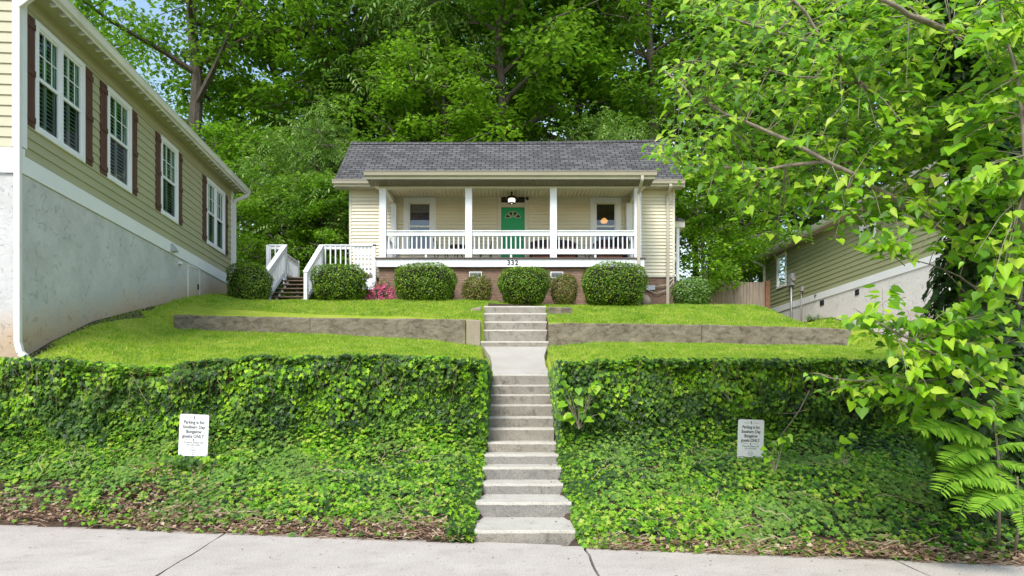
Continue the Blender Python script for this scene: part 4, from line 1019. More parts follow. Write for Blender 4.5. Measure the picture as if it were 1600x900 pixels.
# wall line from near corner
xn, dn = (1478-800)*19.5/F, 19.5
RH = thing('clapboard_house', 'moss green clapboard house on the right, partly behind the leafy tree, with beige stucco base', 'house', (xn, dn, 0), th2)
LR = 11.75
def rb(name, mat, x0, x1, y0, y1, z0, z1, parent=None, bevel=.004): return MB().box(x0, x1, y0, y1, z0, z1).build(name, mat, parent or RH, bevel)
def VR(px): return (L_R*F/(px-730)-dn)/math.cos(th2)*-1*-1
rw_ = [(VR(1230.5), VR(1215.5), 6.95, 8.42, 1), (VR(1371), VR(1346), 7.42, 8.40, 1)]
lap_siding('siding', 'moss_siding', RH, .12, LR-.1, 6.19, 8.5, .178, [(a+.08, b-.08, c+.06, d-.06) for a, b, c, d, _ in rw_], 'y', 0, -1, .024)
rb('foundation', 'beige_stucco', 0, 7, .02, LR, 3.2, 5.92, bevel=0)
rb('band', 'white_trim', -.03, .03, .0, LR, 5.925, 6.185)
rb('corner_board', 'white_trim', -.035, .12, -.03, .12, 4.0, 8.5); rb('corner_board', 'moss_siding', -.035, .1, LR-.1, LR+.03, 6.19, 8.5)
rb('stone_front', 'ledge_stone', .13, 7, -.05, .019, 3.4, 8.4, bevel=0)
mb = MB(); mb.box(.05, .07, .13, LR, 6, 8.5); mb.build('inner_wall', 'room_dark', RH)
rb('soffit', 'gutter_tan', -.42, 0, -.4, LR+.3, 8.50, 8.515, bevel=0); rb('fascia', 'cream_trim', -.44, -.421, -.4, LR+.3, 8.47, 8.64)
MB().prism([(-.441, 8.52), (-.50, 8.53), (-.545, 8.63), (-.56, 8.635), (-.56, 8.65), (-.441, 8.65)], 'y', -.42, LR+.33).build('gutter', 'gutter_white', RH, .003)
MB().prism([(-.5, 8.62), (3.5, 10.8), (7.5, 8.62), (7.5, 8.67), (3.5, 10.86), (-.5, 8.67)], 'y', -.4, LR+.3).build('roof', 'shingles', RH)
MB().prism([(0, 8.5), (3.5, 10.7), (7, 8.5)], 'y', .02, .04).build('gable', 'moss_siding', RH)
for a, b, c, d, ns in rw_: side_window(RH, a, b, c, d, ns, False, 'glass_green', 0, -1, tm=.09)
spout('downspout', 'gutter_white', [(-.5, LR+.2, 8.53), (-.42, LR+.18, 8.42), (-.09, LR-.0, 8.2), (-.09, LR-.0, 5.0)], RH, .10, .08)
spout('downspout', 'gutter_white', [(-.5, -.3, 8.53), (-.42, -.28, 8.42), (-.09, -.1, 8.2), (-.09, -.1, 4.2)], RH, .10, .08)
ym = VR(1241)
mt = rb('electric_meter', 'grey_metal', -.16, -.02, ym-.14, ym+.14, 6.85, 7.35)
MB().lathe([(.0, -.09), (.085, -.085), (.09, 0), (.09, .02)], n=14).build('meter_dial', 'pipe_grey', mt).matrix_world = RH.matrix_world @ Matrix.Translation((-.09, ym-.20, 7.1)) @ Matrix.Rotation(R(90), 4, 'X')
MB().tube([(-.09, ym, 6.85), (-.09, ym, 4.9)], .04, 8).build('meter_pipe', 'grey_metal', mt, smooth=True)
y_ = VR(1256); g_ = MB().box(-.12, -.02, y_-.12, y_+.05, 6.45, 6.65).build('gas_regulator', 'pipe_grey', RH, .02); MB().tube([(-.07, y_, 6.45), (-.07, y_, 5.0)], .022, 6).build('gas_pipe', 'pipe_grey', g_, smooth=True)
for pa, pb in ((1283, 1289), (1338, 1344)): rb('foundation_vent', 'dark_vent', -.02, .0, VR(pb), VR(pa), 5.66, 5.86)
y_ = VR(1278); MB().tube([(-.04, y_, 6.12), (-.09, y_, 6.14), (-.1, y_, 6.02)], .02, 6).build('hose_bib', 'bronze', RH)

# ---------------------------------------------------------------- wooden fence
fn = thing('wooden_fence', 'weathered wooden privacy fence dipping down from the bungalow to the green house', 'fence', (0, 0, 0))
x0, x1 = (1103-800)*27/F, (1190-800)*27.4/F; n = 19
for k in range(n):
    a = x0+(x1-x0)*k/n; t_ = k/n; zt = 6.70+.28*max(0, 1-t_*2.6)**1.6 + random.uniform(-.012, .012); w = (x1-x0)/n
    MB().prism([(a+.004, 4.5), (a+w-.004, 4.5), (a+w-.004, zt-.03), (a+w-.025, zt), (a+.025, zt), (a+.004, zt-.03)], 'y', 27+random.uniform(-.006, .006), 27.022).build('picket', 'fence_wood', fn)
for z in (5.2, 6.3): MB().box(x0, x1, 27.03, 27.07, z, z+.09).build('fence_rail', 'fence_wood', fn)
MB().box(x1-.02, x1+.16, 26.9, 27.05, 4.5, 6.72).build('fence_post', 'red_post', fn, .005)

# ---------------------------------------------------------------- parking signs
def sign(label, cxp, cyp, d, roll, w=.38, h=.55):
    p = at(cxp, cyp, d)
    t_ = thing('parking_sign', label, 'sign', (p.x, p.y, float(gz(p.x, p.y))), 0, 'guest parking signs')
    zc = p.z-float(gz(p.x, p.y))
    rt = bpy.data.objects  # panel is a mesh child, everything on it is its child
    q = []; r_ = .03
    for cx_, cz_, a0_ in ((w/2-r_, h/2-r_, 0), (-w/2+r_, h/2-r_, 90), (-w/2+r_, -h/2+r_, 180), (w/2-r_, -h/2+r_, 270)):
        for k in range(5): q.append((cx_+r_*math.cos(R(a0_+k*22.5)), cz_+r_*math.sin(R(a0_+k*22.5))))
    pn_ = MB().prism(q, 'y', -.003, 0).build('sign_panel', 'sign_white', t_); pn_.location = (0, 0, zc); pn_.rotation_euler = (0, roll, 0)
    G_ = h/.55
    def tx(s, size, x, z, bold=0, sx=1.0): text_mesh('lettering', s, size*G_, (x*G_, -.0045, z*G_), 'print_grey', pn_, bold, sx=sx, ext=.0005)
    for s, z, sx in (('Parking is for', .150, .98), ('Southern Day', .088, 1.0), ('Bungalow', .028, 1.0), ('guests ONLY.', -.034, 1.0)): tx(s, .060, 0, z, .0016, sx*.87)
    tx('If towed, please call', .034, 0, -.105, 0, .95); tx('423-534-2030', .030, 0, -.138, 0, 1.05); tx('SDB', .022, 0, -.203)
    if w < .43: 
        for c_ in pn_.children: c_.scale.x *= .9 if 'letter' in c_.name else 1
    mb = MB()
    for z in (.225, -.063):
        mb.box(-.115, -.03, -.0045, -.0035, z, z+.0035); mb.box(.03, .115, -.0045, -.0035, z, z+.0035)
    for z in (.225, -.063):
        mb.prism([(0, z-.022), (.008, z), (0, z+.022), (-.008, z)], 'y', -.0047, -.0035)
    for k in range(24):
        a = R(k*15); b_ = R((k+1)*15)
        for rr2, w2 in ((.034, .0035),):
            mb.prism([(rr2*math.cos(a), -.195+rr2*math.sin(a)), (rr2*math.cos(b_), -.195+rr2*math.sin(b_)), ((rr2-w2)*math.cos(b_), -.195+(rr2-w2)*math.sin(b_)), ((rr2-w2)*math.cos(a), -.195+(rr2-w2)*math.sin(a))], 'y', -.0045, -.0035)
    mb.v = [(a*G_*(w/.38/G_), b_, c*G_) for a, b_, c in mb.v]
    mb.build('emblem', 'print_grey', pn_)
    for z in (.245*G_, -.25*G_): MB().lathe([(0, 0), (.008, 0), (.008, .004), (0, .005)], n=10).build('bolt', 'black_metal', pn_).matrix_basis = Matrix.Translation((0, -.003, z)) @ Matrix.Rotation(R(90), 4, 'X')
    MB().box(-.025, .025, .006, .024, -.3, zc+h/2+.03).build('post', 'black_metal', t_)
    return t_
sign('white guest parking sign in the ivy left of the long steps, leaning slightly', 302.5, 680, 10.7, R(2.5), .46, .655)
sign('white guest parking sign in the ivy right of the long steps, near a seedling', 1173, 686.5, 10.6, R(2.0), .405, .615)
# ---------------------------------------------------------------- ivy
def ivy(label, side):
    Ps, Ns, Ts, Ss = [], [], [], []
    x0, x1 = (-13.5, -.46) if side < 0 else (.84, 8.9)
    area = x1-x0
    edge = lambda x, y: (x < (np.interp(y, [8.4, 10.3, 12, 14], [-.50, -.44, -.49, -.47]))) if side < 0 else (x > np.interp(y, [8.4, 10.3, 12, 14], [.84, .82, .86, .86]))
    # bank
    n = int(area*3.6*800); x = rnd(n, x0, x1); s = rng.uniform(0.015, 1.04, n)**.9
    y = ye(x)+s*(yw(x)-ye(x)); z = bank(x, y)
    mound = .10+.09*vnoise(x, y, 1.1, 2)+.07*vnoise(x, y, 3, 5)
    h = np.clip(mound, .02, .4)*rng.uniform(.25, 1.0, n)*np.clip(s*9, .3, 1)
    # fold at wall foot filled with a heap of leaves
    h = h+.32*np.clip((s-.72)/.28, 0, 1)**2*rng.uniform(.3, 1, n)
    y = y-.12*np.clip((s-.9)*10, 0, 1)
    k = edge(x, y)
    bare = (vnoise(x, y, 1.0, 9) > .52) & (s < .5) & (x < -3.2) & (rng.uniform(0, 1, n) < .85)
    if side < 0: bare |= (((x+5.5)/.55)**2+((s-.27)/.13)**2 < 1) & (rng.uniform(0, 1, n) < .8)
    bare |= (s < (.10 if side < 0 else .04)+.05*vnoise(x, y, 2, 3)) & (rng.uniform(0, 1, n) < (.8 if side < 0 else .5))
    k &= ~bare
    Ps.append(np.stack([x, y, z+h], 1)[k]); m = k.sum()
    Ns.append(np.stack([rnd(m, -.55, .55), -.55+rnd(m, -.45, .45), 1+rnd(m, -.3, .3)], 1)); Ts.append(np.stack([rnd(m, -.9, .9), -1+rnd(m, -.3, .3), -.25+rnd(m, -.3, .3)], 1))
    Ss.append(rng.uniform(.04, .09, m))
    bank_n = m
    # wall face and rounded top
    n = int(area*2.0*1050); x = rnd(n, x0, x1); t = rng.uniform(0, 1, n)
    zt = wtop(x)+.04+.10*vnoise(x, x*0, 1.7, 1)+.05*vnoise(x, x*0, 6, 4); zb = 1.0
    z = zb+(zt-zb)*t; th_ = .17+.13*vnoise(x, z, 1.4, 6)+.08*vnoise(x, z, 4, 2); th_ *= np.clip((1.03-t)*9, .2, 1)
    y = yw(x)-np.clip(th_, .03, .5)*rng.uniform(.35, 1, n)
    k = edge(x, y+0*x) & ((vnoise(x, z, 2.6, 8) < .55) | (rng.uniform(0, 1, n) < .5))
    Ps.append(np.stack([x, y, z], 1)[k]); m = k.sum()
    Ns.append(np.stack([rnd(m, -.7, .7), -1+rnd(m, -.3, .3), .55+rnd(m, -.55, .6)], 1)); Ts.append(np.stack([rnd(m, -.6, .6), -.35+rnd(m, -.3, .3), -1+rnd(m, -.3, .5)], 1)); Ss.append(rng.uniform(.05, .10, m))
    wall_n = m
    n = int(area*.42*900); x = rnd(n, x0, x1); y = yw(x)+rng.uniform(-.16, .26, n)*(1+.5*vnoise(x, x*0, 1.1, 3)); 
    if side < 0: y = y+ .35*sstep(-x, 7.0, 9.0)*rng.uniform(0, 1, n)
    z = wtop(x)+rng.uniform(-.06, .10, n)+.04*vnoise(x, y, 3, 1)
    # ivy dips toward the stairs edge
    k = edge(x, y)
    Ps.append(np.stack([x, y, z], 1)[k]); m = k.sum()
    Ns.append(np.stack([rnd(m, -.6, .6), -.5+rnd(m, -.5, .4), 1+rnd(m, -.2, .2)], 1)); Ts.append(np.stack([rnd(m), -.8+rnd(m), rnd(m, -.4, .2)], 1)); Ss.append(rng.uniform(.055, .11, m))
    # leaves spilling over the edge of the lower steps
    n = 4200; y = rng.uniform(8.45, 12.1, n); e_ = np.interp(y, [8.4, 9.5, 10.35, 12.1], [-.48, -.52, -.48, -.48] if side < 0 else [.81, .84, .79, .79])
    x = e_+(-1 if side < 0 else 1)*rng.uniform(-.01, .30, n); z = bank(x, y)+rng.uniform(.0, .13, n)
    Ps.append(np.stack([x, y, z], 1)); m = n
    Ns.append(np.stack([(.5 if side < 0 else -.5)+rnd(m, -.5, .5), -.5+rnd(m, -.4, .4), 1+rnd(m, -.4, .3)], 1)); Ts.append(np.stack([rnd(m), -.8+rnd(m, -.4, .4), -.4+rnd(m, -.3, .3)], 1)); Ss.append(rng.uniform(.05, .085, m))
    # along the stair side
    n = 4000; y = rng.uniform(11.7, 14.6, n); zs = np.interp(y, D+[14.8], ZT+[2.45]); z = zs+rng.uniform(-.1, 1, n)*(np.interp(y, [11.9, 14.6], [2.52, 2.46])-zs)
    x = np.full(n, -.50 if side < 0 else .90)+rnd(n, -.10, .05)*(-1 if side > 0 else 1)*-1*-1
    x = (-.49+rng.uniform(-.07, .05, n)) if side < 0 else (.87+rng.uniform(-.085, .05, n))
    k = np.ones(n, bool)
    Ps.append(np.stack([x, y, z], 1)); m = n
    sx = 1 if side < 0 else -1
    Ns.append(np.stack([sx*.5*np.ones(m), -1+rnd(m, -.5, .4), .5+rnd(m, -.4, .4)], 1)); Ts.append(np.stack([rnd(m, -.3, .3), -.4+rnd(m, -.3, .3), -1+rnd(m, -.3, .3)], 1)); Ss.append(rng.uniform(.05, .09, m))
    n = 2200; y = rng.uniform(12.0, 14.6, n); x = ((-.50-rng.uniform(0, .55, n)) if side < 0 else (.88+rng.uniform(0, .55, n))); z = 2.44+rng.uniform(-.05, .06, n)
    lim = (14.6-y)/2.6; k = (np.abs(x-.19)-.69) < .1+.45*lim**1.5; x, y, z = x[k], y[k], z[k]; m = len(x)
    Ps.append(np.stack([x, y, z], 1)); Ns.append(np.stack([rnd(m, -.6, .6), -.5+rnd(m, -.5, .4), np.ones(m)], 1)); Ts.append(np.stack([rnd(m), -.8+rnd(m), rnd(m, -.4, .2)], 1)); Ss.append(rng.uniform(.05, .09, m))
    for sx_, sy_, sz_ in ((-4.99, 10.58, .87), (3.70, 10.48, .80)):
        if (sx_ < 0) == (side < 0):
            m = 130; x = sx_+rng.normal(0, .22, m); z = sz_+.06-np.abs(rng.normal(0, .13, m)); y = sy_+rng.uniform(-.12, .16, m)
            Ps.append(np.stack([x, y, z], 1)); Ns.append(np.stack([rnd(m, -.6, .6), -.9+rnd(m, -.4, .4), .8+rnd(m, -.4, .3)], 1)); Ts.append(np.stack([rnd(m), -.3+rnd(m, -.3, .3), -.8+rnd(m, -.4, .8)], 1)); Ss.append(rng.uniform(.05, .09, m))
    P = np.concatenate(Ps); N = np.concatenate(Ns); T = np.concatenate(Ts); S = np.concatenate(Ss)
    idx = np.arange(len(P)); zone = idx >= bank_n
    # dark old leaves, yellow-green young leaves and lower ground cover
    r = rng.uniform(0, 1, len(P)); pn = vnoise(P[:, 0], P[:, 2]+P[:, 1]*.5, 1.6, 11)
    dark = np.where(zone, (r < .30+.35*pn), (r < .15+.30*pn))
    young = ~zone & ~dark
    o1 = scatter('ivy', IVY, P[~dark & ~young], N[~dark & ~young], T[~dark & ~young], S[~dark & ~young], 'ivy_leaf')
    o2 = scatter('ivy', IVY, P[dark], N[dark], T[dark], S[dark], 'ivy_dark'); o3 = scatter('ivy', IVY, P[young], N[young], T[young], S[young], 'ground_leaf')
    # one object, three leaf colours
    return o1, o2, o3
def merge(name, objs, label, cat):
    """several big leaf meshes -> one object with several materials"""
    Vs, Fs, Ms, off = [], [], [], 0; mats = []
    for o in objs:
        me = o.data; v = np.empty(len(me.vertices)*3, np.float32); me.vertices.foreach_get('co', v)
        f = np.empty(len(me.loops), np.int32); me.loops.foreach_get('vertex_index', f); k = len(me.loops)//max(1, len(me.polygons))
        Vs.append(v.reshape(-1, 3)); Fs.append(f.reshape(-1, k)+off); off += len(v)//3; Ms.append(np.full(len(me.polygons), len(mats), np.int32)); mats.append(me.materials[0])
        bpy.data.objects.remove(o)
    me = np_mesh(name, np.concatenate(Vs), np.concatenate(Fs)); o = mesh_obj(name, me, None)
    for m_ in mats: me.materials.append(m_)
    me.polygons.foreach_set('material_index', np.concatenate(Ms)[:len(me.polygons)]); me.update()
    return tag(o, label, cat, kind='stuff')
merge('ivy', ivy('', -1), 'thick green ivy over the bank and wall left of the long steps', 'ivy')
merge('ivy', ivy('', 1), 'thick green ivy over the bank and wall right of the long steps', 'ivy')

# dry vines and dead leaves along the sidewalk and in thin spots
def litter():
    mb = MB(); n = 3400
    xs = rnd(n, -10, 6.4)
    for i in range(n):
        x = xs[i]
        if -.55 < x < .95: continue
        w = .26 if x < 0 else .08
        s = rng.uniform(-.12, w) if i % 5 else rng.uniform(0, 1.1)*(.8 if x < 0 else .5)
        y = float(ye(x))+s+.16; z = max(0.004, float(bank(x, y)))+rng.uniform(.0, .09 if s > .03 else .03)
        a = rng.uniform(0, 6.28) if rng.uniform() < .5 else rng.choice([0, 3.14])+rng.normal(0, .6); l = rng.uniform(.05, .26)
        p = Vector((x, y, z)); d1 = Vector((math.cos(a), math.sin(a)*.5, rng.uniform(-.3, .4)))*l
        mb.tube([p, p+d1*.5+Vector((0, 0, rng.uniform(-.01, .03))), p+d1], rng.uniform(.0022, .0055), 3, False)
    for i in range(190):
        x = rng.uniform(-9.5, 6.2)
        if -.7 < x < 1.1: continue
        w = rng.uniform() < .3
        if w:
            z = float(wtop(x))+.05; y = float(yw(x))-rng.uniform(.18, .36); pts = []
            for q in range(6): pts.append((x, y, z)); z -= rng.uniform(.05, .2); x += rng.uniform(-.09, .09); y -= rng.uniform(-.03, .05)
        else:
            s = rng.uniform(.1, .9); y = float(ye(x))+s*3.7; a = rng.uniform(0, 6.28); pts = []
            for q in range(7): pts.append((x, y, float(bank(x, y))+.16+rng.uniform(0, .08))); x += .09*math.cos(a); y += .09*math.sin(a); a += rng.uniform(-.6, .6)
        mb.tube(pts, rng.uniform(.002, .0045), 3, False)
    v = mb.build('dry_vines', 'dry_leaf')
    tag(v, 'tangle of dry brown vines along the foot of the ivy bank', 'dry vines', kind='stuff')
    n = 5200; x = rnd(n, -10, 6.6); s = np.abs(rng.normal(0, .22, n)); 
    k0 = (x < 0) | (rng.uniform(0, 1, n) < .45) | (x > 4.2); x, s = x[k0], s[k0]; n = len(x)
    y = ye(x)+.08+s*np.where(x < 0, 1.2, .7); 
    q = rng.uniform(0, 1, n) < .22
    x = np.where(q, rng.normal(-5.5, .45, n), x); y = np.where(q, ye(x)+.9+rng.normal(0, .3, n), y)
    k = ((x < -.6) | (x > 1.0)); x, y = x[k], y[k]; n = len(x)
    z = np.maximum(bank(x, y), 0)+rng.uniform(.01, .08, n)
    o = scatter('dead_leaves', QUAD, np.stack([x, y, z], 1), np.stack([rnd(n), rnd(n), 1+rnd(n, -.3, .3)], 1), np.stack([rnd(n), rnd(n), rnd(n, -.3, .3)], 1), rng.uniform(.04, .08, n), 'dry_leaf')
    tag(o, 'brown dead leaves lying in thin spots of the ivy bank', 'dead leaves', kind='stuff')
    # specks on the sidewalk
    n = 130; x = rnd(n, -8, 5.5); y = 8.1-.2*x-rng.uniform(0, 1.0, n)**2*1.6; 
    o = scatter('fallen_leaves', QUAD, np.stack([x, y, np.full(n, .005)], 1), np.stack([rnd(n, -.2, .2), rnd(n, -.2, .2), np.ones(n)], 1), np.stack([rnd(n), rnd(n), np.zeros(n)], 1), rng.uniform(.012, .04, n), 'dry_leaf')
    tag(o, 'small dead leaves and bits scattered on the sidewalk', 'fallen leaves', kind='stuff')
    n = 170; q = rng.integers(0, 12, n); e = np.where(rng.uniform(0, 1, n) < .7, rng.choice([-1, 1], n)*rng.uniform(.42, .60, n), rng.uniform(-.6, .6, n)); x = .16+e
    dd = np.array(D+[14.7]); y = dd[q]+rng.uniform(.15, .98, n)*(dd[q+1]-dd[q]); z = np.array(ZT)[q]+.014
    o = scatter('fallen_leaves', QUAD, np.stack([x, y, z], 1), np.stack([rnd(n, -.3, .3), rnd(n, -.3, .3), np.ones(n)], 1), np.stack([rnd(n), rnd(n), np.zeros(n)], 1), rng.uniform(.015, .05, n), 'dry_leaf')
    tag(o, 'a few dead leaves collected in the corners of the long steps', 'fallen leaves', kind='stuff')
litter()

# ---------------------------------------------------------------- clipped and loose shrubs
def shrub(name, label, pxl, pxr, pyt, pyb, d, mat, n, ls, sq=2.8, loose=0.0, group=None, cat='shrub', flower=None, taper=.12, core=True, extra=None):
    c = at((pxl+pxr)/2, pyb, d); w = (pxr-pxl)/2*d/F; h = (pyb-pyt)*d/F; zg = c.z-.08
    t_ = thing(name, label, cat, (c.x, c.y, zg), 0, group); h += .08
    u = rng.normal(size=(n, 3)); u /= np.linalg.norm(u, axis=1, keepdims=True)
    k = (np.abs(u)**sq).sum(1)**(-1/sq); p = u*k[:, None]              # superellipsoid
    seed = rng.integers(0, 99)
    lump = 1+.085*vnoise(p[:, 0]*2+p[:, 1], p[:, 2]*2, 1.6, seed)+.03*vnoise(p[:, 0]*3, p[:, 2]*3+p[:, 1]*3, 2.5, seed+1)
    r_ = lump*(1-np.abs(rng.normal(0, .05+.25*loose, n)))+loose*.15*rng.uniform(0, 1, n)
    p = p*r_[:, None]; zz = (p[:, 2]+1)/2
    tp = 1-taper*np.clip(1-zz*1.6, 0, 1)
    P = np.stack([p[:, 0]*w*tp, p[:, 1]*w*.85*tp, zz*h], 1); P = P[P[:, 2] > -.02]; m = len(P); uu = u[:m] if False else np.stack([P[:, 0]/w, P[:, 1]/w, (P[:, 2]/h*2-1)], 1)
    N = uu+rng.normal(0, .45, (m, 3))+np.array([0, 0, .25]); T = rng.normal(0, .6, (m, 3))+np.array([0, 0, .5])+uu*.5
    scatter('foliage', QUAD, P, N, T, rng.uniform(.7, 1.3, m)*ls, mat, t_)
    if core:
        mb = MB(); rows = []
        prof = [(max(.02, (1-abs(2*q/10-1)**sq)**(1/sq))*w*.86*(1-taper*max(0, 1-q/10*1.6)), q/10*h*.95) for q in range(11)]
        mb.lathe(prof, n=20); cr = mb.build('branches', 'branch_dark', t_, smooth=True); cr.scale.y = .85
    else:
        mb = MB()
        for q in range(26):
            a = rng.uniform(0, 6.28); e = rng.uniform(.3, .9)
            mb.tube([(0, 0, 0), (math.cos(a)*w*e*.4, math.sin(a)*w*e*.4, h*.4), (math.cos(a)*w*e, math.sin(a)*w*e, h*rng.uniform(.6, .95))], [.014, .009, .004], 4)
        mb.build('branches', 'bark', t_)
    if flower:
        nf = flower; u = rng.normal(size=(nf, 3)); u /= np.linalg.norm(u, axis=1, keepdims=True); 
        P = np.stack([u[:, 0]*w*1.0, -np.abs(u[:, 1])*w*.85, (np.clip(u[:, 2]*.5+.35, .02, .75))*h], 1)
        P = np.repeat(P, 9, 0)+rng.normal(0, .03, (nf*9, 3)); m = len(P)
        scatter('blossoms', QUAD, P, rng.normal(0, .6, (m, 3))+np.array([0, -1, .5]), rng.normal(0, 1, (m, 3)), rng.uniform(.035, .06, m), 'azalea_flower', t_)
    return t_
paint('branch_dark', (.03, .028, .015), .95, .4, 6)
bz = 'clipped boxwoods in front of the porch'
shrub('boxwood_shrub', 'rounded clipped boxwood left of the white wooden stairs, in shade', 357, 422, 413, 479, 20.3, 'boxwood_leaf', 8000, .05, 3.2, group=bz)
shrub('boxwood_shrub', 'rounded clipped boxwood between the white wooden stairs and the pink azalea', 489, 573, 414, 472, 20.0, 'boxwood_leaf', 9500, .05, 3.0, group=bz)
shrub('boxwood_shrub', 'rounded clipped boxwood between the pink azalea and the first foundation vent', 619, 713, 415, 473, 20.0, 'boxwood_leaf', 10500, .05, 3.4, group=bz)
shrub('boxwood_shrub', 'clipped boxwood straight above the top step, under the house number', 778, 859, 419, 477, 19.9, 'boxwood_leaf', 9500, .05, 3.6, group=bz, taper=.3)
shrub('boxwood_shrub', 'widest clipped boxwood, at the right end of the porch', 910, 1008, 414, 478, 20.0, 'boxwood_leaf', 11500, .05, 3.8, group=bz)
shrub('loose_shrub', 'small loose bronze-tipped shrub below the left foundation vent', 722, 770, 430, 476, 20.2, 'shrub_leaf', 2600, .06, 2.2, .6, core=False, group='loose shrubs by the porch foundation')
shrub('loose_shrub', 'small round yellow-green shrub below the right foundation vent', 860, 903, 429, 478, 20.2, 'shrub_leaf', 3600, .05, 2.2, .3, core=False, group='loose shrubs by the porch foundation')
shrub('azalea', 'pink flowering azalea at the left corner of the brick porch base', 576, 618, 438, 474, 20.3, 'azalea_leaf', 900, .05, 2, .7, core=False, cat='azalea', flower=85)
shrub('leafy_shrub', 'loose leafy shrub between the bungalow corner and the wooden fence', 1050, 1112, 434, 480, 22.0, 'pale_shrub_leaf', 4200, .075, 2.2, .6, core=False)
# variegated plants and fern clumps near the green house
def fern(name, label, px, py, d, r_, nf, mat, lw_=.05, cat='plant'):
    c = at(px, py, d); t_ = thing(name, label, cat, (c.x, c.y, (float(zdrive(c.y)) if c.x > 8.9 else float(gz(c.x, c.y)))-.02)); P, N, T, S = [], [], [], []
    for k in range(nf):
        a = rng.uniform(0, 6.28); el = rng.uniform(.5, 1.3); L = r_*rng.uniform(.7, 1.1)
        for j in range(12):
            t = (j+1)/12; x = math.cos(a)*math.cos(el)*L*t; y = math.sin(a)*math.cos(el)*L*t; z = math.sin(el)*L*t-.35*L*t*t
            for sgn in (-1, 1):
                P.append((x, y, z)); tx_ = np.array([-math.sin(a)*sgn, math.cos(a)*sgn, -.1])+np.array([math.cos(a), math.sin(a), 0])*.4
                T.append(tx_); N.append((rng.uniform(-.2, .2), rng.uniform(-.4, 0), 1)); S.append(L*.32*(1-t*.75))
    scatter('fronds', QUAD, np.array(P), np.array(N), np.array(T), np.array(S), mat, t_)
fern('fern', 'green fern clump at the foot of the wooden fence', 1196, 482, 23.5, .65, 26, 'fern_leaf')
fern('hosta', 'pale variegated hosta by the foundation of the green house', 1272, 496, 22.0, .55, 30, 'pale_shrub_leaf')
fern('hosta', 'small pale plant under the electric meter pipe', 1232, 486, 24.0, .45, 18, 'pale_shrub_leaf')
fern('fern', 'bright fern-like weed low behind the azalea', 560, 468, 21.0, .3, 10, 'fern_leaf')
# stones by the right corner of the house
tr = thing('white_rock', 'pale mottled rock by the right brick corner of the bungalow', 'rock', (4.35, 22.2, 5.0))
mb = MB(); mb.lathe([(.05, 0), (.16, .03), (.20, .14), (.15, .30), (.07, .38), (.0, .40)], n=12); o = mb.build('rock_body', 'pale_wall_concrete', tr, smooth=True)
for v in o.data.vertices: v.co *= 1+.25*float(vnoise(v.co.x*9, v.co.z*9, 1, 3))
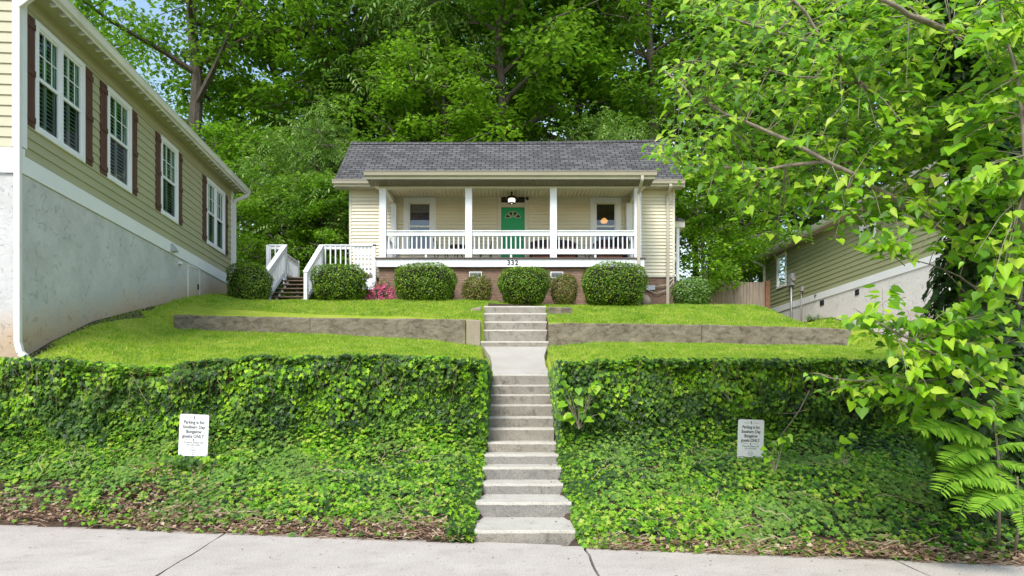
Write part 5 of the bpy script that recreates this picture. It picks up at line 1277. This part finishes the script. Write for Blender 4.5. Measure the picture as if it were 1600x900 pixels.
# ---------------------------------------------------------------- woodland trees
def frond_tmpl(n=5, lw_=.11, ll=.34):
    v, f = [], []
    for j in range(n):
        t = (j+.6)/n; z = -.35*t*t
        for s in (-1, 1):
            i = len(v); b = (0, t, z); e = (s*ll*(1-.35*t), t+.12, z-.12); mx_ = ((s*ll*.5), t+.06-lw_/2, z-.02); mx2 = ((s*ll*.5), t+.06+lw_/2, z-.02)
            v += [b, mx_, e, mx2]; f.append((i, i+1, i+2, i+3))
    i = len(v); v += [(0, .95, -.33), (.06, 1.08, -.42), (0, 1.25, -.55), (-.06, 1.08, -.42)]; f.append((i, i+1, i+2, i+3))
    return v, f
FROND = frond_tmpl()
def tree_meshes(seed, H, base, rad, nlimb, per, ls, mat, tr_r=.28, tmpl=QUAD, cs=1.0, sub=5, fork=0, bare=.0, flat=.4, bark='bark'):
    global rng
    g = np.random.default_rng(seed); rr = random.Random(seed)
    mb = MB(); trunk = []; x = y = 0
    m = 9
    for k in range(m):
        t = k/(m-1); trunk.append((x, y, t*H*.9)); x += rr.uniform(-.25, .25)*H/20; y += rr.uniform(-.25, .25)*H/20
    mb.tube([(trunk[0][0], trunk[0][1], -.8)]+trunk, [tr_r*1.35]+[tr_r*(1-.85*(k/(m-1))**1.2) for k in range(m)], 9)
    cl = []
    def tp(z):
        z = min(max(z, 0), H*.9); k = min(int(z/(H*.9)*(m-1)), m-2); f_ = z/(H*.9)*(m-1)-k
        return Vector(trunk[k]).lerp(Vector(trunk[k+1]), f_)
    for i in range(nlimb):
        t = (i+rr.random()*.8)/nlimb; z0 = base+(H*.88-base)*t; a = i*2.4+rr.uniform(-.5, .5)
        prof = max(.22, (math.sin(math.pi*min(1, .18+.82*t))**.6)); L = rad*prof*rr.uniform(.75, 1.1); up_ = rr.uniform(.15, .6)+.5*t
        p0 = tp(z0*.96); d = Vector((math.cos(a), math.sin(a), 0)); pts = [p0]
        for q in range(1, 5):
            s = q/4; pts.append(p0+d*L*s+Vector((rr.uniform(-.3, .3), rr.uniform(-.3, .3), up_*L*s*(1-.35*s))))
        r0 = tr_r*(.42-.25*t); mb.tube(pts, [r0, r0*.75, r0*.5, r0*.3, r0*.12], 5, False)
        for j in range(sub):
            s = .35+.65*(j+rr.random())/sub; k = min(int(s*4), 3); p = pts[k].lerp(pts[k+1], s*4-k)
            off = Vector((rr.gauss(0, .8), rr.gauss(0, .8), rr.gauss(0, .45)))*cs; c = p+off
            mb.tube([p, p.lerp(c, .5)+Vector((0, 0, .1)), c], [.03, .02, .01], 3, False); cl.append(c)
    tm = MB.build(mb, 'trunk', bark)
    cl = np.array([tuple(c) for c in cl]); nc = len(cl)
    sz = g.uniform(.65, 1.35, nc)*cs
    P = np.repeat(cl, per, 0); sp = np.repeat(sz, per)
    o = g.normal(size=(len(P), 3)); o /= np.linalg.norm(o, axis=1, keepdims=True); o *= (g.uniform(0, 1, len(P))**.45)[:, None]
    o[:, 2] *= flat; cdir = np.repeat(g.uniform(-1, 1, (nc, 2)), per, 0); o[:, 2] -= .25*(o[:, 0]**2+o[:, 1]**2)
    P = P+o*sp[:, None]
    keep = P[:, 2] > .1; P = P[keep]; o = o[keep]; n = len(P)
    N = np.stack([g.normal(0, .45, n)+o[:, 0]*.5, g.normal(0, .45, n)+o[:, 1]*.5, 1+g.normal(0, .3, n)], 1)
    T = np.stack([o[:, 0]+g.normal(0, .5, n), o[:, 1]+g.normal(0, .5, n), -.35+g.normal(0, .35, n)], 1)
    cr = scatter('crown', tmpl, P, N, T, ls*g.uniform(.6, 1.3, n), mat)
    return tm, cr
PROT = {}
def proto(key, *a, **k):
    PROT[key] = tree_meshes(*a, **k)
proto('tall', 11, 21, 7.5, 5.2, 26, 125, .27, 'forest_mid', .30, cs=1.15, sub=6)
proto('dark', 12, 23, 4.5, 5.6, 30, 125, .27, 'forest_dark', .33, cs=1.2, sub=6)
proto('bright', 13, 15, 2.2, 4.2, 24, 120, .24, 'forest_bright', .20, cs=1.0, sub=5)
proto('walnut', 14, 12, 1.2, 4.0, 22, 26, .62, 'forest_grey', .18, FROND, cs=1.0, sub=5, flat=.7)
proto('under', 15, 7, .6, 3.0, 20, 130, .19, 'forest_bright', .10, cs=.8, sub=5)
proto('underdark', 16, 8, .5, 3.2, 20, 130, .19, 'forest_mid', .11, cs=.85, sub=5)
proto('sparse', 17, 24, 8.5, 6.5, 20, 90, .26, 'forest_mid', .42, cs=1.1, sub=6)
used = set()
def plant(key, name, label, px, d, rz=0, s=1.0, sz=None, group='trees of the wooded hillside', dz=0, cat='tree', xw=None):
    x = (px-800)*d/F if xw is None else xw; z = float(gz(x, d))
    r_ = thing(name, label, cat, (x, d, z+dz), rz, group); r_.scale = (s, s, sz or s)
    for o in PROT[key]:
        if key not in used: c = o
        else: c = o.copy(); C.objects.link(c)
        c.parent = r_
    used.add(key)
    return r_
T_ = [
 # left: between the khaki house and the bungalow
 ('sparse', 'oak_tree', 'big forked oak with thick bare trunk rising above the left house roof against blue sky', 288, 31, .6, 1.0, 1.05),
 ('sparse', 'forest_tree', 'thin airy tree at far left, leaves hanging over the left house roof', 130, 40, 2.0, .8, .85),
 ('dark', 'forest_tree', 'dark tree right of the forked oak, sky showing left of it', 425, 35, 3.1, .9, 1.0),
 ('tall', 'forest_tree', 'tall tree standing above the bungalow roof left corner', 520, 33, 4.0, 1.0, 1.05),
 ('walnut', 'walnut_tree', 'pale walnut-like tree with drooping compound leaves beside the bungalow left eave', 505, 27.0, .4, .72, .74),
 ('walnut', 'walnut_tree', 'grey-green compound-leaved tree high behind the left half of the roof', 640, 34, 2.2, 1.35, 1.55),
 ('under', 'understorey_tree', 'low bright bushy tree behind the white side deck', 425, 26.5, 1.2, .85, .8),
 ('underdark', 'understorey_tree', 'low bushy tree against the bungalow left wall', 515, 25.6, 2.9, .62, .7),
 ('underdark', 'understorey_tree', 'bushy dark tree just past the far corner of the left house', 385, 30, 3.9, 1.1, 1.15),
 ('bright', 'forest_tree', 'bright leafy tree between the forked oak and the compound-leaved tree', 400, 41, 5.0, 1.0, 1.1),
 # behind the roof
 ('bright', 'forest_tree', 'bright green tree whose leaves show right above the left part of the ridge', 700, 30, .2, .9, .85),
 ('tall', 'forest_tree', 'big dark-trunked tree standing above the green door', 788, 31, 1.6, 1.08, 1.15),
 ('tall', 'forest_tree', 'tall mid green tree above the right half of the porch', 900, 34, 5.5, 1.0, 1.1),
 ('walnut', 'walnut_tree', 'deep green compound-leaved tree behind the right half of the ridge', 925, 29.5, 4.4, .85, .85),
 ('dark', 'forest_tree', 'dark tree behind the right end of the ridge', 1010, 33, 2.5, 1.0, 1.0),
 ('bright', 'forest_tree', 'bright tree lit at mid height, above and left of the ridge centre', 610, 39, 3.3, 1.2, 1.3),
 ('dark', 'forest_tree', 'dark tree rising between the two compound-leaved trees', 730, 40, 4.6, 1.1, 1.1),
 # right
 ('underdark', 'understorey_tree', 'shrubby tree over the small side porch roof', 1100, 27.5, .9, .85, .9),
 ('under', 'understorey_tree', 'low bright tree behind the curved top of the wooden fence', 1150, 33, 1.9, .8, .8),
 ('dark', 'forest_tree', 'dark tree with slim trunk behind the wooden fence', 1135, 37, .3, 1.0, 1.0),
 ('tall', 'forest_tree', 'tall tree above the far corner of the green house', 1215, 36, 3.6, 1.0, 1.1),
 ('bright', 'forest_tree', 'bright tree behind the green house gutter', 1190, 41, 2.7, 1.1, 1.1),
 ('dark', 'forest_tree', 'dark tree behind the near half of the green house roof', 1340, 38, 4.9, 1.1, 1.1),
 ('tall', 'forest_tree', 'tall tree behind the upper foreground branches at right', 1440, 40, 5.8, 1.1, 1.1),
 ('dark', 'forest_tree', 'dark tree at the far right edge behind the ivy trunk', 1560, 38, 1.1, 1.1, 1.1),
]
for key, nm, lb_, px, d, rz_, s, sz in T_: plant(key, nm, lb_, px, d, rz_, s, sz)
# the far wood, one mass of leaves and trunks
def far_wood():
    n = 1500
    cx_ = rnd(n, -70, 75); cy_ = rng.uniform(46, 72, n); 
    hmax = np.interp(cx_/cy_, [-1.0, -.62, -.42, -.3, -.15, .5, 1.0], [6, 4, 4, 11, 26, 30, 30])
    cz_ = rng.uniform(0, 1, n)**.8*hmax
    per = 46; P = np.repeat(np.stack([cx_, cy_, gz(cx_, cy_)+cz_], 1), per, 0); o = rng.normal(size=(n*per, 3))*np.array([1.5, 1.3, .7]); P = P+o
    m = len(P); N = np.stack([rng.normal(0, .5, m), -.3+rng.normal(0, .5, m), np.ones(m)], 1); T = rng.normal(0, 1, (m, 3)); T[:, 2] -= .4
    a = scatter('far_wood', QUAD, P, N, T, rng.uniform(.3, .75, m), 'forest_mid')
    mb = MB()
    for k in range(90):
        x = rng.uniform(-45, 50); y = rng.uniform(42, 66); z = float(gz(x, y)); h = float(np.interp(x/y, [-1, -.5, -.2], [5, 6, 20])); mb.tube([(x, y, z-.5), (x+rng.uniform(-.5, .5), y, z+h*.5), (x+rng.uniform(-1, 1), y, z+h)], [.25, .18, .06], 5)
    tag(mb.build('far_trunks', 'bark'), 'dark trunks of the distant wood seen between nearer trees', 'tree trunks', kind='stuff')
    tag(a, 'distant leafy wood on the hill behind the houses', 'woods', kind='stuff')
far_wood()
def undergrowth():
    n = 420; x = rnd(n, -22, 26); y = rng.uniform(25.5, 44, n); k = ~((np.abs(x) < 5.6) & (y < 30)) & ~((x > 11) & (y < 33)) & ~((x < -8.6) & (y < 26)) & ~((x > 7) & (x < 12) & (y < 28.5)); x, y = x[k], y[k]; n = len(x)
    per = 70; P = np.repeat(np.stack([x, y, gz(x, y)+rng.uniform(.1, 1.1, n)], 1), per, 0)+rng.normal(size=(n*per, 3))*np.array([.7, .6, .35]); m = len(P)
    P[:, 2] = np.maximum(P[:, 2], gz(P[:, 0], P[:, 1])+.03)
    N = np.stack([rng.normal(0, .5, m), -.4+rng.normal(0, .5, m), np.ones(m)], 1); T = rng.normal(0, 1, (m, 3))
    tag(scatter('undergrowth', QUAD, P, N, T, rng.uniform(.12, .26, m), 'forest_mid'), 'low leafy undergrowth covering the wood floor', 'undergrowth', kind='stuff')
undergrowth()

# ---------------------------------------------------------------- the large-leaved tree in front, right
ft = thing('broadleaf_tree', 'large-leaved tree at right leaning over the ivy bank, its trunk wrapped in dark ivy', 'tree', (0, 0, 0))
mb = MB()
base = Vector((5.75, 8.3, float(gz(5.75, 8.3))-.2))
tk = [base, Vector((5.72, 8.3, 1.6)), Vector((5.62, 8.25, 3.0)), Vector((5.60, 8.2, 4.4)), Vector((5.45, 8.2, 5.8)), Vector((5.3, 8.1, 7.2)), Vector((5.3, 8.0, 9.0))]
mb.tube(tk, [.26, .22, .2, .18, .15, .12, .06], 10); mb.build('trunk', 'pale_bark', ft, smooth=True)
BR = [
 ([(1545, 400, 8.2), (1450, 345, 7.7), (1360, 290, 7.3), (1270, 240, 7.1), (1165, 190, 7.3), (1080, 150, 7.9), (1035, 105, 8.3)], .034),
 ([(1290, 252, 7.15), (1200, 265, 7.3), (1090, 262, 7.6), (1020, 238, 7.9)], .022),
 ([(1540, 260, 8.2), (1450, 215, 7.9), (1345, 130, 7.5), (1290, 68, 7.3), (1240, 0, 7.2), (1205, -60, 7.2)], .036),
 ([(1560, 80, 8.1), (1445, 32, 7.0), (1385, 2, 6.8), (1300, -40, 6.8)], .04),
 ([(1345, 130, 7.5), (1240, 120, 7.8), (1130, 95, 8.3), (1060, 98, 8.6)], .015),
 ([(1300, 80, 7.3), (1180, 40, 8.0), (1080, 8, 8.6)], .014),
 ([(1560, 480, 8.0), (1500, 432, 7.4), (1425, 405, 6.9), (1380, 400, 6.8)], .010),
 ([(1555, 600, 8.0), (1480, 560, 7.0), (1400, 520, 6.6), (1335, 482, 6.5)], .018),
 ([(1555, 640, 8.0), (1480, 625, 7.2), (1390, 598, 7.0), (1310, 592, 7.2), (1265, 583, 7.5)], .014),
 ([(1590, 500, 8.0), (1600, 300, 6.3), (1590, 120, 6.2), (1560, 0, 6.3)], .03),
]
brp = []
for pts, r0 in BR:
    P = [at(*p) for p in pts]; n = len(P)
    # smooth and slightly crooked
    Q = []
    for a, b in zip(P[:-1], P[1:]):
        for k in range(3): Q.append(a.lerp(b, k/3)+Vector((rng.uniform(-.02, .02), rng.uniform(-.02, .02), rng.uniform(-.02, .02)))*(k > 0))
    Q.append(P[-1]); m = len(Q)
    MB().tube(Q, [r0*(1-.75*i/(m-1)) for i in range(m)], 7).build('branch', 'pale_bark', ft, smooth=True)
    brp += Q[2:]
brn = np.array([tuple(p) for p in brp])
def inpoly(x, y, poly):
    c = np.zeros(len(x), bool); j = len(poly)-1
    for i in range(len(poly)):
        xi, yi = poly[i]; xj, yj = poly[j]
        c ^= ((yi > y) != (yj > y)) & (x < (xj-xi)*(y-yi)/(yj-yi+1e-9)+xi); j = i
    return c
HEART2 = ([(x*.78, y, z+.25*abs(x)-.22*y*y) for x, y, z in HEART[0]], HEART[1])
HEART3 = ([(x*.9+.10*y*y, y*.95, z-.45*abs(x)+.12*y) for x, y, z in HEART[0]], HEART[1])
POLY = [
 ([(1078, -20), (1300, -30), (1620, -30), (1620, 300), (1510, 345), (1450, 350), (1380, 338), (1300, 340), (1200, 335), (1130, 300), (1075, 262), (1012, 236), (1075, 200), (1012, 165), (1070, 150), (1038, 98), (1110, 100), (1085, 40)], 780, 7.0, 9.6),
 ([(1520, -30), (1640, -30), (1640, 420), (1560, 430), (1520, 300)], 80, 6.1, 7.0),
 ([(1325, 478), (1370, 465), (1450, 500), (1510, 470), (1570, 520), (1560, 600), (1490, 590), (1420, 575), (1365, 530)], 44, 6.3, 7.2),
 ([(1290, 365), (1340, 330), (1480, 310), (1510, 400), (1470, 440), (1440, 410), (1380, 405), (1345, 420), (1350, 380)], 11, 6.6, 7.3),
 ([(1265, 575), (1350, 585), (1470, 580), (1500, 640), (1400, 630), (1290, 600)], 20, 6.9, 7.5),
 ([(1500, 330), (1640, 300), (1640, 640), (1520, 640)], 24, 6.6, 8.0),
]
P, N, T, S = [], [], [], []; tw = MB()
for poly, cnt, d0, d1 in POLY:
    xs = [p[0] for p in poly]; ys = [p[1] for p in poly]
    px = rnd(cnt*6, min(xs), max(xs)); py = rnd(cnt*6, min(ys), max(ys)); k = inpoly(px, py, poly); px, py = px[k][:cnt], py[k][:cnt]
    for x, y in zip(px, py):
        d = rng.uniform(d0, d1); c = at(x, y, d)
        j = np.argmin(((brn-np.array(c))**2).sum(1)); src = Vector(brn[j]); dirn = (c-src)
        if dirn.length > .75: src = c-dirn.normalized()*rng.uniform(.3, .5); 
        dirn = (c-src); 
        if dirn.length < .25: dirn = Vector((-.5, -.2, rng.uniform(-.2, .3))); src = c-dirn*.6
        end = c+dirn.normalized()*.22+Vector((0, 0, -.06)); mid = src.lerp(end, .5)+Vector((0, 0, .06))
        tw.tube([src, mid, end], [.0055, .004, .002], 4, False)
        dn = (end-src).normalized(); side = dn.cross(Vector((0, 0, 1)))
        if side.length < .1: side = Vector((1, 0, 0))
        side.normalize(); nl = rng.integers(8, 13); szf = np.interp(x, [1000, 1250, 1500], [.088, .10, .122])
        for q in range(nl):
            t = .30+.72*q/(nl-1); p = (src.lerp(mid, t*2) if t < .5 else mid.lerp(end, t*2-1)); s = 1 if q % 2 else -1
            a = side*s*rng.uniform(.03, .10); p = p+a+Vector((0, 0, rng.uniform(-.05, .02)))
            P.append(tuple(p)); T.append(tuple(side*s*.5+dn*.5+Vector((rng.uniform(-.3, .3), rng.uniform(-.3, .3), -.75+rng.uniform(-.3, .5)))))
            N.append((rng.uniform(-.6, .4), -.55+rng.uniform(-.4, .4), .75+rng.uniform(-.3, .4))); S.append(szf*rng.uniform(.5, 1.3))
tw.build('twigs', 'pale_bark', ft)
P, N, T, S = (np.array(a_) for a_ in (P, N, T, S)); rk = rng.uniform(0, 1, len(P))
for lo_, hi_, tm_ in ((0, .4, HEART), (.4, .75, HEART2), (.75, 1.01, HEART3)):
    k = (rk >= lo_) & (rk < hi_); scatter('crown', tm_, P[k], N[k], T[k], S[k], 'tree_leaf', ft)
# ivy on the trunk and a dense dark tangle round it
n = 9000; t = rng.uniform(0, 1, n); zz = .2+t*7.2; a = rnd(n, 0, 6.283)
cx_ = np.interp(zz, [p.z for p in tk], [p.x for p in tk]); rad_ = (.34+.30*np.exp(-((zz-2.2)/1.2)**2)+.14*vnoise(a*.8, zz, 1.5, 4))*rng.uniform(.75, 1.05, n)
Pi = np.stack([cx_+.05+np.cos(a)*rad_, 8.25+np.sin(a)*rad_, zz], 1)
o = scatter('trunk_ivy', IVY, Pi, np.stack([np.cos(a)+rnd(n, -.5, .5), np.sin(a)+rnd(n, -.5, .5), .5+rnd(n, -.5, .5)], 1), np.stack([rnd(n, -.5, .5), rnd(n, -.5, .5), -1+rnd(n, -.3, .3)], 1), rng.uniform(.06, .12, n), 'ivy_dark', ft)
o['kind'] = 'stuff'
# climbing leafy thicket right of the trunk
tk2 = thing('overgrown_thicket', 'dark tangle of ivy and saplings filling the right edge behind the large-leaved tree', 'thicket', (6.6, 9.3, .9))
n = 22000; x = rnd(n, -1.0, 1.6); z = rng.uniform(0, 1, n)*7.5; y = .9*vnoise(x+3, z, .9, 7)+rng.uniform(-.5, .25, n)
k = (x > -.75-.25*vnoise(z, z*0, 1.1, 2)+.12*z*(z > 4.0)*0) ; x, y, z = x[k], y[k], z[k]; n = len(x)
scatter('foliage', IVY, np.stack([x, y, z], 1), np.stack([rnd(n, -.7, .7), -1+rnd(n, -.4, .4), .6+rnd(n, -.6, .5)], 1), np.stack([rnd(n), -.4+rnd(n, -.3, .3), -1+rnd(n, -.4, .5)], 1), rng.uniform(.07, .14, n), 'ivy_leaf', tk2)
mb = MB()
for k in range(9):
    xx = rng.uniform(-.6, 1.4); mb.tube([(xx, .1, -.2), (xx+.1, 0, 3), (xx+rng.uniform(-.4, .4), 0, 7.3)], [.06, .045, .015], 6)
mb.build('stems', 'bark', tk2)

# ---------------------------------------------------------------- sumac-like saplings at the right corner
LANCE = ([(0, 0, 0), (.13, .22, .03), (.13, .5, .03), (0, 1, -.06), (-.13, .5, .03), (-.13, .22, .03)], [(0, 1, 2, 3, 4, 5)])
def ailanthus(label, px, py, d, fr):
    b = at(px, py, d+.45); b.y = max(b.y, float(ye(b.x))+.3); g_ = float(gz(b.x, b.y)); t_ = thing('sumac_sapling', label, 'sapling', (b.x, b.y, g_), 0, 'feathery saplings at the right corner')
    top = at(*fr['top']); st = [Vector((0, 0, -.05)), (top-t_.location)*.5+Vector((.05, 0, 0)), top-t_.location]
    MB().tube(st, [.018, .013, .008], 6).build('stem', 'pale_bark', t_, smooth=True)
    Pp, Nn, Tt, Ss = [], [], [], []; rb_ = MB()
    for (sx, sy, sd, ex, ey, ed) in fr['fronds']:
        A = at(sx, sy, sd)-t_.location; B = at(ex, ey, ed)-t_.location; ln = (B-A).length; M = A.lerp(B, .5)+Vector((0, 0, .16*ln))
        q = 22; pts = [((1-i/q)**2)*A+2*(1-i/q)*(i/q)*M+((i/q)**2)*B for i in range(q+1)]
        rb_.tube(pts[::3]+[pts[-1]], .004, 4, False)
        for i in range(2, q+1):
            dn = (pts[i]-pts[i-1]).normalized(); sd_ = dn.cross(Vector((0, -.5, .85))).normalized()
            for s in (-1, 1):
                Pp.append(tuple(pts[i])); Tt.append(tuple(sd_*s+dn*.55+Vector((0, 0, -.32+rng.uniform(-.12, .12))))); Nn.append((rng.uniform(-.2, .2), -.5+rng.uniform(-.2, .2), .9)); Ss.append(ln*.26*(.55+.9*math.sin(math.pi*min(1, i/q*.85+.12)))*.8)
    rb_.build('leaf_stalks', 'ailanthus_leaf', t_)
    scatter('leaflets', LANCE, np.array(Pp), np.array(Nn), np.array(Tt), np.array(Ss), 'ailanthus_leaf', t_)
ailanthus('taller feathery sapling with long drooping compound leaves at the right edge', 1560, 800, 7.1,
  {'top': (1552, 630, 7.0), 'fronds': [(1552, 690, 7, 1440, 672, 6.8), (1552, 700, 7, 1478, 722, 6.7), (1552, 650, 7, 1615, 640, 6.8), (1552, 640, 7, 1520, 645, 6.8), (1552, 720, 7, 1470, 768, 6.7), (1552, 700, 7, 1625, 700, 6.7), (1552, 720, 7, 1620, 742, 6.7), (1555, 650, 7, 1600, 610, 7.2), (1555, 735, 7, 1500, 800, 6.7), (1555, 690, 7, 1490, 690, 7.2), (1555, 680, 7, 1625, 670, 7.1)]})
ailanthus('lower feathery sapling whose leaves nearly touch the sidewalk at the right edge', 1590, 840, 6.9,
  {'top': (1590, 745, 6.8), 'fronds': [(1590, 760, 6.8, 1500, 750, 6.7), (1590, 770, 6.8, 1528, 800, 6.5), (1590, 750, 6.8, 1650, 760, 6.6), (1590, 760, 6.8, 1600, 830, 6.5), (1590, 755, 6.8, 1550, 730, 7.0)]})
# vine seedlings with big pale leaves
def seedling(label, px, py, d, w, h, n, name='vine_seedling', sz=.11):
    c = at(px, py, d); t_ = thing(name, label, 'seedling', (c.x, c.y, c.z-h/2*d/F), 0, 'broad-leaved seedlings in the ivy')
    w = w*d/F; h = h*d/F
    Pp = np.stack([rnd(n, -w/2, w/2), rnd(n, -.12, .05), rng.uniform(0, 1, n)*h], 1)
    scatter('leaves', HEART, Pp, np.stack([rnd(n, -.5, .5), -.7+rnd(n, -.3, .3), .7+rnd(n, -.2, .2)], 1), np.stack([rnd(n), rnd(n, -.5, 0), -.7+rnd(n, -.3, .5)], 1), rng.uniform(.7, 1.2, n)*sz, 'tree_leaf', t_)
    mb = MB()
    for p in Pp[::2]: mb.tube([(0, 0, -.15), (p[0]*.6, p[1], p[2]*.6), tuple(p)], .004, 4, False)
    mb.build('stems', 'pale_bark', t_)
seedling('pale seedling with big heart-shaped leaves right of the right parking sign', 1212, 700, 9.35, 40, 40, 12)
seedling('pair of pale heart-shaped leaves low in the ivy, well right of the right sign', 1320, 695, 9.2, 30, 30, 7)
seedling('broad pale vine leaves trailing over the wall top just right of the steps', 905, 622, 11.6, 70, 70, 26, sz=.15)
seedling('pale leaves of a vine on the wall top right of the steps', 1140, 605, 11.5, 50, 16, 8, sz=.12)
# dry stems hanging over the ivy
bs = thing('dry_branch', 'thin bare forked branch hanging across the ivy right of the right sign', 'branch', (0, 0, 0))
MB().tube([at(1265, 610, 10.9), at(1250, 640, 10.8), at(1236, 660, 10.8), at(1213, 690, 10.7)], [.012, .01, .008, .004], 5).build('stem', 'pale_bark', bs); MB().tube([at(1262, 640, 10.8), at(1238, 646, 10.8), at(1208, 645, 10.7)], [.008, .007, .003], 5).build('stem', 'pale_bark', bs)
